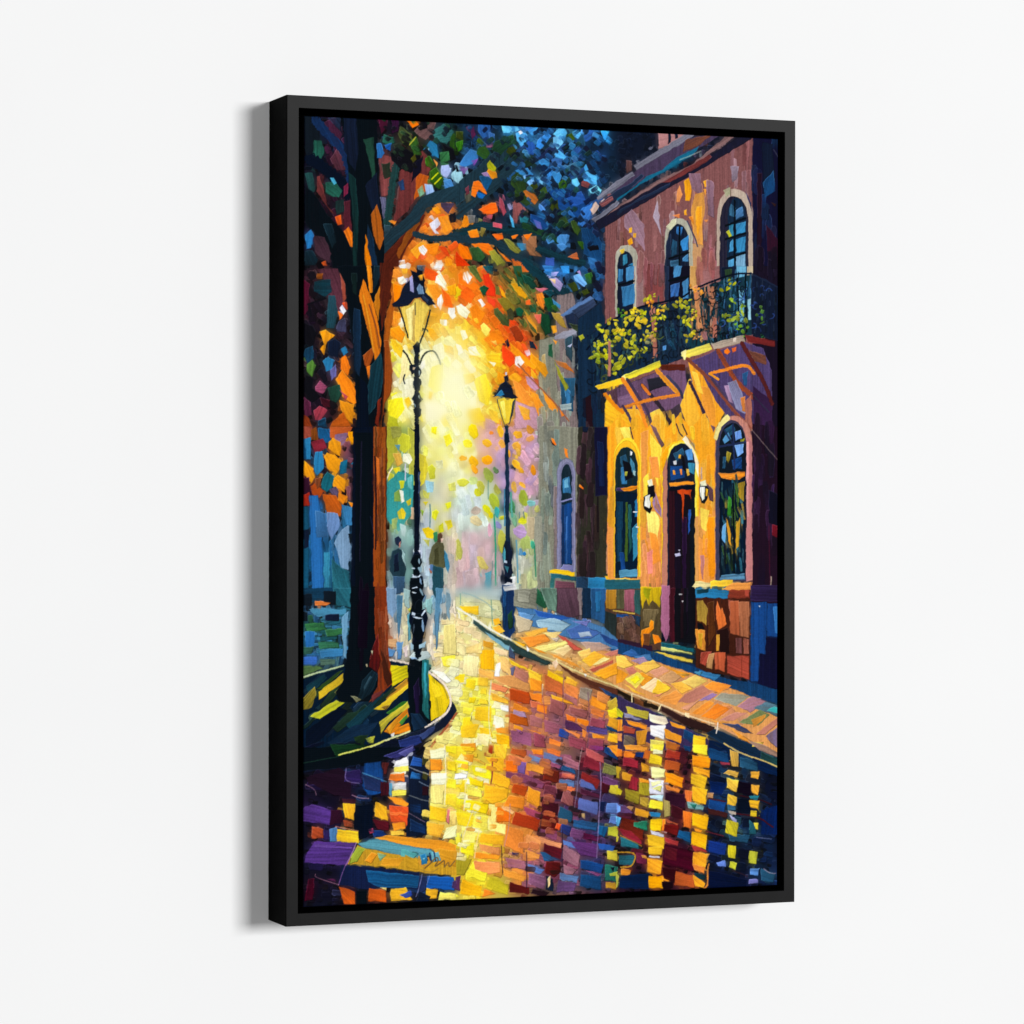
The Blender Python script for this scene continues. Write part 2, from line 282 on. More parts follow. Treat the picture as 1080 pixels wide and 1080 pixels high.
def paint_all(texts):
    global UNDER, IMG1
    for t in texts: paint(t, True)
    IMG1 = IMG.copy()
    UNDER = blur(IMG, 6)
    IMG[:] = UNDER * 0.94; HGT[:] = 0
    loosen()
    for t in texts: paint(t, False)
    # the artist's key: deep, almost black darks under clear lights
    mx = IMG.max(-1, keepdims=True); t = np.clip(mx / 0.66, 0, 1)
    IMG[:] = IMG * (0.42 + 0.58 * t * t * (3 - 2 * t))
EXPOSE = 1.07
RELIEF = 0.0004
D1 = '''
T 0 0 1
P 124 315,110 830,110 830,960 315,960
R 312 345,330 45 220
R 148 350,620 45 90
P f71 410,300 440,240 470,225 520,240 560,300 590,380 590,440 410,440
R fa2 470,370 75 90
R fe6 465,410 60 100
R ffc 470,400 40 70
P bcb 410,440 570,440 570,640 410,660
R ee9 470,470 50 50
R c9b 540,470 35 60
R cba 500,600 60 50
P da6 420,640 640,640 830,780 830,950 480,960 430,800
R fe7 470,760 60 130
R fe4 500,880 50 90
R 525 640,880 90 110
R 024 770,890 80 100
T 480 110
P 135 0,12 108,15 108,108 0,108
s 147 60 9 4 40 0,14 105,16 100,100 20,60
s 25a 40 7 4 -40 25,14 100,16 98,90 40,60
s 38c 22 6 4 35 30,14 90,16 95,60 60,95
s 113 30 7 4 60 25,20 105,16 98,100 50,70
p 245 0,53 14,42 24,33 34,24 44,18 46,22 36,36 24,46 10,60 0,68
l 245 7 -4,77 15,62 25,55 33,46 42,35 55,30 68,25
p 451 0,18 5,18 5,25 0,22
p 371 0,25 5,24 4,30 1,32
p 625 10,18 12,14 13,20 11,24
p 37b 2,40 6,34 10,30 14,31 15,36 11,40 6,42
p 84a 10,38 15,36 12,41
p 9cd 0,45 4,45 5,49 1,53
p 759 2,43 9,42 6,47
p 461 15,22 19,26 17,28 14,25
p 362 15,29 20,28 23,33 19,37 14,33
p 957 21,26 25,25 25,29 20,29
p 259 15,12 22,12 24,20 20,26 15,18
p 36a 22,18 26,20 26,26 22,25
p 253 26,25 38,20 40,24 30,34 24,30
p 451 35,29 39,28 41,32 38,36 34,32
p aa1 21,40 23,37 27,43 26,45 22,44
p d81 22,43 27,46 28,49 24,50 21,45
p 97a 17,46 21,45 23,49 20,49
p 158 16,48 22,48 25,50 21,58 18,56
p f71 12,52 15,51 20,57 21,60 15,57 13,62 10,61 11,56
p 16b 14,58 20,60 18,63 15,62
p 665 6,60 10,58 11,64 7,66
p 834 6,56 9,54 9,60 7,61
p 6cf 30,13 35,13 38,16 36,19 32,19
p 6cf 39,14 42,14 43,17 40,18
p 5bf 40,19 47,17 49,22 44,28 41,24
p 4af 47,18 56,14 53,19 50,22
p eef 42,18 44,17 45,19 43,20
p 38d 55,24 62,18 64,21 57,30 54,28
p 25a 46,27 50,23 54,28 52,34 48,33
p 6cf 65,20 70,15 75,16 74,20 68,22
p 7cf 65,22 69,21 72,25 68,30 65,26
p 5bf 78,18 82,17 84,20 82,23 78,20
p 461 75,20 78,19 80,23 78,24
p 257 81,23 85,20 87,27 84,31
p 3af 97,18 100,17 102,19 101,24 99,24
p 5bf 66,33 69,30 74,35 72,37 67,35
p 38c 55,38 58,36 63,38 62,41 56,41
p 236 54,34 66,26 67,30 56,37
p 243 45,40 50,34 54,36 52,40 47,42
p 38c 40,44 42,43 47,47 45,48
p 38c 43,44 48,42 52,47 48,47
p 7bf 45,48 48,47 53,52 50,55 47,52
p 7cf 56,52 58,46 59,48 58,54
p 49d 59,48 63,51 63,55 60,53
p 38d 60,44 64,42 66,47 62,49
p 38c 65,48 69,45 71,48 69,53 66,51
p 368 68,42 76,40 83,37 84,44 80,48 74,44
p 6cf 78,50 81,49 83,53 81,56 78,53
p 36a 64,36 72,36 70,42 65,41
p 5bf 83,49 88,45 94,48 95,54 90,53
p 844 84,50 90,53 89,56 84,54
p 7df 89,57 94,54 98,57 95,62 91,60
p 4ae 85,41 87,40 89,44 87,45
p 352 37,48 42,45 47,52 47,60 40,60 37,54
p 352 39,60 46,58 50,66 47,68 42,64
p 451 50,54 54,52 56,57 53,60 49,57
p 462 56,56 60,55 62,61 58,62
p 361 69,52 73,50 75,54 73,58 69,56
p b62 45,58 48,57 56,63 53,67 46,61
p 148 62,58 76,56 86,62 90,74 82,76 70,70
p 25a 72,60 84,58 88,66 78,68
p 37c 84,70 92,66 90,76 85,82 82,80
p 451 65,65 68,64 69,70 66,72 63,69
p 462 70,76 74,74 76,81 73,83 69,79
p 462 77,78 80,77 83,83 82,88 78,83
p 361 82,91 85,92 87,97 84,97
p 59e 56,66 60,70 59,73 56,70
p 955 38,63 43,66 49,72 46,75 42,74 41,80 38,77
p aad 34,67 36,66 38,70 36,71
p 148 50,73 58,76 62,82 58,84 50,78
p 66b 52,77 57,79 58,84 54,82
p 4ad 36,73 38,76 40,83 38,82
p 278 43,73 49,76 48,79 43,79
p f61 15,70 24,66 27,66 28,72 24,74 18,72
p c56 20,74 25,74 24,77 21,76
p a45 29,62 31,64 34,72 32,75 29,69
p e81 6,74 10,76 10,80 5,84 2,84
p f81 0,80 5,84 0,86
p 777 8,74 13,74 13,79 9,80
p 774 15,76 18,77 17,80 15,79
p f70 0,92 8,95 11,104 4,103
p d30 0,98 6,104 10,108 0,108
p f71 10,93 22,93 28,100 22,101
p 363 9,96 15,95 20,102 16,106 12,104
p 993 22,98 26,97 33,106 28,108 24,103
p f71 26,95 38,106 34,105
p d62 36,100 44,104 50,112 40,112
l 145 5 0,86 10,84 18,80 22,82 35,85 50,85 64,87
p d56 25,79 31,80 31,83 25,82
l 245 5 -2,91 12,90 22,90 30,94 38,101 46,104 54,109
p f81 8,85 14,83 16,89 10,89
p 873 17,82 20,83 18,89 16,88
p e61 24,87 31,86 32,90 28,91
p 883 32,90 36,90 44,98 42,100 36,97
p 964 44,88 54,88 55,98 58,102 50,101 46,95
p f71 45,87 51,86 48,91
p f71 37,88 42,87 40,90 38,90
p 38b 41,93 47,93 48,97 44,98
l 253 4 46,81 60,87 70,91
l 145 5 56,97 70,103 85,106
p 48c 68,87 74,87 75,92 72,97 68,92
p 48c 60,89 64,87 66,92 62,93
p 48c 68,94 72,93 75,95 71,98
p 147 84,83 92,82 98,92 98,106 86,100
p 112 88,95 95,94 96,97 90,98
p c63 75,102 81,99 83,104
p 37b 88,102 93,103 97,108 90,108
p 35a 60,102 66,103 66,108 60,108
s 124 60 5 3 45 18,15 100,17 98,92 60,96 28,50
s 013 40 5 3 -40 18,15 100,17 98,92 60,96 28,50
s 253 34 5 3 -45 18,18 90,18 88,90 60,90 28,50
s 26a 40 5 3 40 28,14 98,17 94,60 60,90 40,50
s 49d 14 4 3 40 30,14 94,17 92,58 70,60 45,48
T 310 110
P 213 6,6 56,6 62,80 60,112 6,112
P 633 55,20 92,20 92,60 66,90 58,80
s 413 25 9 4 70 8,30 38,40 38,100 12,100
s 624 14 8 3 70 14,12 34,8 38,80 24,90
p 123 7,7 14,7 17,20 15,38 9,40 7,30
p 524 20,12 27,8 32,20 28,32
p 235 22,9 31,8 31,18 27,14
p 265 13,24 18,24 20,33 17,38 12,36
p 634 24,36 28,30 33,36 34,44 27,44
l 136 6 14,11 25,23 34,32 37,45 39,60
l 013 8 11,37 22,44 32,54 36,60
p 255 7,46 12,46 14,58 10,60
p 733 15,48 17,48 20,58 22,68 28,74 24,72 18,64 15,58
p 265 21,52 27,52 32,58 30,62 25,62 21,59
p 4ac 24,49 26,49 28,53 26,54
p 244 27,65 33,63 33,72 28,74
p 824 33,55 36,52 36,60 33,62
p 623 33,65 38,64 39,86 33,84
p d51 27,75 31,74 32,80 29,81
p e71 36,82 40,88 39,96 37,95 33,85
p 012 7,55 12,58 22,74 32,84 40,100 40,110 26,110 22,95 7,80
p 134 19,80 25,80 28,92 25,97
p 27b 7,87 11,84 13,88 11,96 8,97
p 534 13,88 20,89 25,100 23,106 14,100
p 134 7,98 12,98 16,104 14,108 7,108
p d51 18,106 21,105 22,108 19,108
p 012 31,6 55,6 56,40 57,60 60,80 60,110 40,110 38,80 36,45
p 124 33,8 41,8 43,30 41,45 37,40 33,30
p 144 36,45 41,50 43,75 42,109 39,109 39,75
p 254 46,23 53,22 54,50 52,50 49,35
p 124 47,55 55,45 57,70 53,75
p a51 51,74 55,67 58,75 60,90 57,98 53,88
p d70 48,87 50,95 52,108 48,108 47,100
p 135 49,80 53,90 56,108 52,108 49,95
p 668 57,62 61,62 62,75 60,80
p 844 56,33 68,36 64,60 58,62
p 343 58,40 64,39 65,48 60,50
p 744 70,52 76,48 74,70 66,78
l 255 5 69,38 66,50 64,65 62,81
p 733 70,45 85,30 92,40 84,60 75,72 66,80 70,60
p b51 82,46 90,48 88,58 80,64
p 247 69,52 73,50 74,57 71,58
p 112 64,32 75,30 84,34 84,40 78,46 70,42 65,38
p 113 80,40 86,34 84,46 78,52
p 513 56,9 63,9 62,15 58,20
p 414 65,10 70,10 70,18 65,20
p 265 60,20 66,22 67,26 62,28 59,25
p 26a 55,26 58,26 60,33 58,36 55,36
p 15a 60,27 65,26 64,31 61,30
p 563 69,20 71,14 78,20 79,25 72,26
p 343 66,27 71,25 73,30 68,33
p 362 77,24 82,22 85,34 80,34
l aa3 1 77,27 81,22
p 661 78,36 81,33 82,37 79,39
p f70 75,11 83,10 83,14 79,16
p 755 80,18 86,12 95,11 92,20 88,24 84,22
p 112 84,12 89,11 89,16 85,17
p 377 92,18 100,13 107,18 102,27 94,24
p 361 104,22 108,18 108,31 104,28
p 112 98,26 106,30 108,36 104,38
p 27a 86,30 91,24 95,26 97,36 90,33
p 9df 88.5,29 90,29 90,31 89,31
p 374 97,32 103,31 104,37 98,39
p 371 87,36 90,34 94,40 92,43 88,41
p e94 93,36 96,39 95,42
p 361 90,45 95,42 100,50 97,57 91,52
l dd1 .9 92,50 96,46
l cc1 .9 94,53 98,49
p abe 98,41 103,40 105,45 102,49 98,47
p 9cd 105,47 108,43 110,53 105,50
p 48c 100,51 104,50 107,55 101,57
p 9be 87,53 92,54 94,58 89,63
p 7a8 82,57 86,54 87,60 84,62
P e61 85,72 108,60 112,108 69,108 74,95 80,85
s f82 30 7 5 40 86,74 108,62 108,108 72,106
s d41 8 6 4 -40 86,74 108,68 108,108 76,104
p 621 66,95 72,88 84,72 88,74 83,85 75,96 70,109 60,109 60,98
p 841 76,84 83,76 84,80 76,92 70,104 68,100
p 245 60,88 75,76 85,62 95,58 109,54 109,65 96,66 88,70 84,78 72,88 60,100
p 356 60,80 66,82 62,88 60,90
p e82 63,78 68,78 67,81
p f91 92,70 96,68 98,72 95,74
p f82 84,83 88,80 90,86 83,86
p dde 90,80 96,76 98,80 94,84 97,87 94,87
p f92 96,76 102,74 106,84 100,86
p 546 98,66 107,66 103,73 98,69
p 223 103,74 108,72 108,79 104,79
l 245 4 81,87 90,90 100,90 109,87
p fa2 78,98 84,92 88,93 82,104
p f81 88,94 97,93 95,101 90,100
p eee 83,96 86,94 89,98 87,101 84,99
p d41 96,95 101,95 106,104 100,100
p f91 100,102 104,101 106,108 101,108
p eee 95,106 98,104 100,108 94,110
p eee 70,105 74,104 75,109 70,109
s 112 22 5 3 45 58,8 106,14 84,46 66,40
s 253 12 5 3 45 58,8 106,14 84,46 66,40
T 480 280
P f81 0,0 30,0 55,50 60,75 55,108 0,108
P 963 22,0 50,0 60,20 60,40 55,60 45,50 30,30
r fc2 8,60 22 40
r ffb 0,88 16 34
s f71 40 8 5 50 0,2 20,2 50,60 55,90 20,50
s fb2 40 7 5 45 0,35 16,36 40,70 48,96 20,104
s e51 16 8 4 52 14,4 28,18 46,62 36,60
s a62 16 9 3 52 24,2 48,4 58,44 50,54
s 573 14 9 3 52 26,0 50,6 58,34 44,40
P 135 45,0 108,0 108,20 82,30 65,18
s 26a 22 6 4 30 55,0 100,0 98,22 75,16
s 113 10 7 4 70 75,2 100,0 100,24 84,26
s e41 26 7 4 50 14,0 30,10 52,50 56,80 44,70 24,30
s f61 24 7 4 50 0,4 20,8 46,50 50,84 30,56 0,30
s fe5 26 7 5 50 0,40 12,46 30,70 26,100 0,104
s ffd 22 8 6 50 0,54 8,58 18,76 14,104 0,106
b 4,84 18 28 3
p f71 1,6 4,3 5,10 9,13 12,10 16,14 13,17 2,12
p fff 5,5 8,4 11,8 8,12 5,9
p 673 8,0 13,0 18,10 16,11 10,4
p 167 18,0 25,0 25,6 21,5
p e31 18,6 22,5 26,15 27,21 21,20
p 164 16,15 19,13 22,15 20,20 17,18
p f42 21,20 27,24 26,28 22,25
p ec1 0,14 3,16 3,20 0,22
p f61 3,18 8,14 13,20 10,25 4,22
p fff 15,23 17,22 20,26 18,28
p ffd 0,27 4,26 10,31 7,36 2,32
p f81 9,28 14,25 20,32 16,40 12,38
p fb2 12,36 14,35 16,38 14,39
p fe6 17,40 19,38 24,43 21,47 18,44
p 563 25,29 28,28 36,38 36,41 32,40 27,34
p 872 28,22 34,21 40,28 38,33 33,30
p 773 26,13 29,14 30,20 27,19
p d91 37,12 40,11 48,20 47,22 42,20
p fa1 29,14 33,18 34,22 31,20
p 563 29,3 38,10 36,12 31,8
p 264 38,0 44,0 46,15 42,14 40,6
p 154 44,5 50,8 55,14 52,16 46,11
p 451 41,3 43,4 44,8 42,7
p 164 40,29 43,28 46,30 44,34 41,33
p 553 34,30 37,28 40,33 38,37 35,35
p 931 36,42 41,40 46,48 44,51 40,50
p 563 42,35 46,37 45,41
p e92 46,29 54,40 55,45 48,36
p 563 47,35 54,43 55,46 50,42
p 264 49,26 54,26 54,32 50,30
p 773 42,10 52,22 56,29 50,24
p f62 47,23 50,22 50,26 47,26
p e41 36,36 41,37 40,41 37,39
p f82 54,19 58,18 60,22 59,30 63,31 58,29 55,24
p c67 53,15 62,15 58,18
l 145 6 47,-2 58,8 66,14 74,18
p 156 59,17 64,16 67,19 63,21
p 163 59,22 64,21 66,27 62,30
p 887 56,50 66,47 72,45 73,108 56,108
p 877 68,20 78,18 82,30 82,40 78,45 82,109 70,109 66,50
s 998 14 16 3 88 57,60 80,50 80,108 57,108
p 38b 65,22 70,26 70,29 66,26
p 362 64,27 67,26 70,31 66,31
p e65 53,33 57,32 58,39 55,39
p 153 57,31 63,33 64,45 60,47 57,40
p a83 64,31 70,32 75,42 70,40 66,35
p fa2 64,40 67,40 68,44 65,45
p f92 65,49 68,51 67,53
p 264 62,53 65,52 65,62 62,60
p 135 49,50 52,51 54,56 50,55
p f81 24,44 30,44 34,52 28,52 22,48
p fc5 24,51 27,50 28,53
p fff 0,52 4,54 5,58 2,60
p ffe 8,55 13,54 17,61 10,60
p ffd 3,44 6,43 8,48 5,50
p f41 31,53 38,58 40,65 36,68 31,62
p 124 33,51 35,49 36,53 35,55
p f91 36,51 42,56 54,68 52,70 44,64 37,57
p fff 40,61 43,60 46,65 43,68 40,66
p ecd 46,57 49,56 50,60 48,61
p e91 50,58 57,64 60,66 62,72 60,75 57,72 50,64
p fb2 50,69 54,72 55,76 51,75
p fc2 20,60 30,58 30,68 22,66
p ffd 22,64 27,65 26,68
p fa1 34,66 36,70 34,74
p c9b 47,74 51,74 56,82 53,84 48,79
p f93 38,76 44,80 50,88 48,95 42,92
p e91 28,70 33,73 33,80 28,78
p c9a 40,90 55,96 55,109 40,109
p f92 50,84 55,86 62,100 60,103 56,103
p f92 58,84 63,88 69,96 68,99 62,95
p ea3 42,93 50,96 50,103 44,100
p fa3 44,99 48,99 50,103 46,103
l 953 1 42,66 55,80 65,90 76,104
p f82 70,96 73,100 71,101
p ffd 2,80 14,84 14,95 4,100
p fd2 12,76 20,72 24,84 22,94 16,90
p fc2 5,73 12,72 13,77 7,80
p fc1 8,96 16,95 20,104 12,106 8,100
p fc3 22,96 28,98 30,106 24,104
p c9a 20,102 26,104 27,109 20,109
p ec3 28,90 33,88 35,90 40,88 39,95 36,105 33,106 30,98
p fe6 30,91 33,90 34,103 32,100
p 345 38,92 40,88 38,100 36,104
l 235 .7 28,90 30,98 33,106
l 235 .8 40,89 39,96 36,106
p 124 30,80 34,77 38,82 39,86 42,88 38,89 34,88 30,87 25,88 28,84
p 27a 27,87 31,83 33,86 30,88
p 124 32,74 35,73 36,77 33,78
p ccd 33,71 34.5,71 34.5,73 33,73
p 257 70,75 80,75 79,98 71,95
p 37a 73,80 77,84 77,94 74,92
p 9aa 70,93 78,92 78,96 71,97
p 356 73,47 78,47 78,65 74,60
p 99a 66,47 72,44 83,41 82,44 74,49 66,49
p bbd 75,54 78,52 77,55
p 235 72,32 82,30 82,40 76,42
p 57a 70,33 80,26 90,20 93,22 82,30 72,34
p 346 78,30 92,22 95,26 82,36
p 453 76,38 84,40 92,42 84,46 78,42
p 135 82,36 97,25 101,40 101,109 82,109
s 124 16 16 3 88 83,40 100,36 100,106 83,106
p 312 86,72 90,70 92,108 88,108
p 113 88,46 94,48 94,60 90,66
p 25a 95,60 99,50 100,80 96,80
p bb2 82,47 85,46 90,54 88,56 84,51
p ab2 87,61 91,62 90,64
p b62 66,63 74,65 80,72 76,70 70,67
p 992 66,64 70,70 76,82 74,84 70,76
p 246 75,84 80,88 80,90
p 38d 58,0 66,0 64,5 60,4
p aae 64,4 69,4 67,7 64,7
p a9c 63,9 67,8 72,12 70,17 66,13
p ec9 63,9 67,9 67,12
p 7bf 79,7 83,5 88,12 86,14 80,10
p b9d 81,4 83,3 84,7
p 451 75,12 80,11 82,16 79,18
p 451 84,17 88,15 90,18 86,20
p 372 86,6 91,4 92,12 88,12
p 39e 70,0 76,0 76,5 72,5
'''
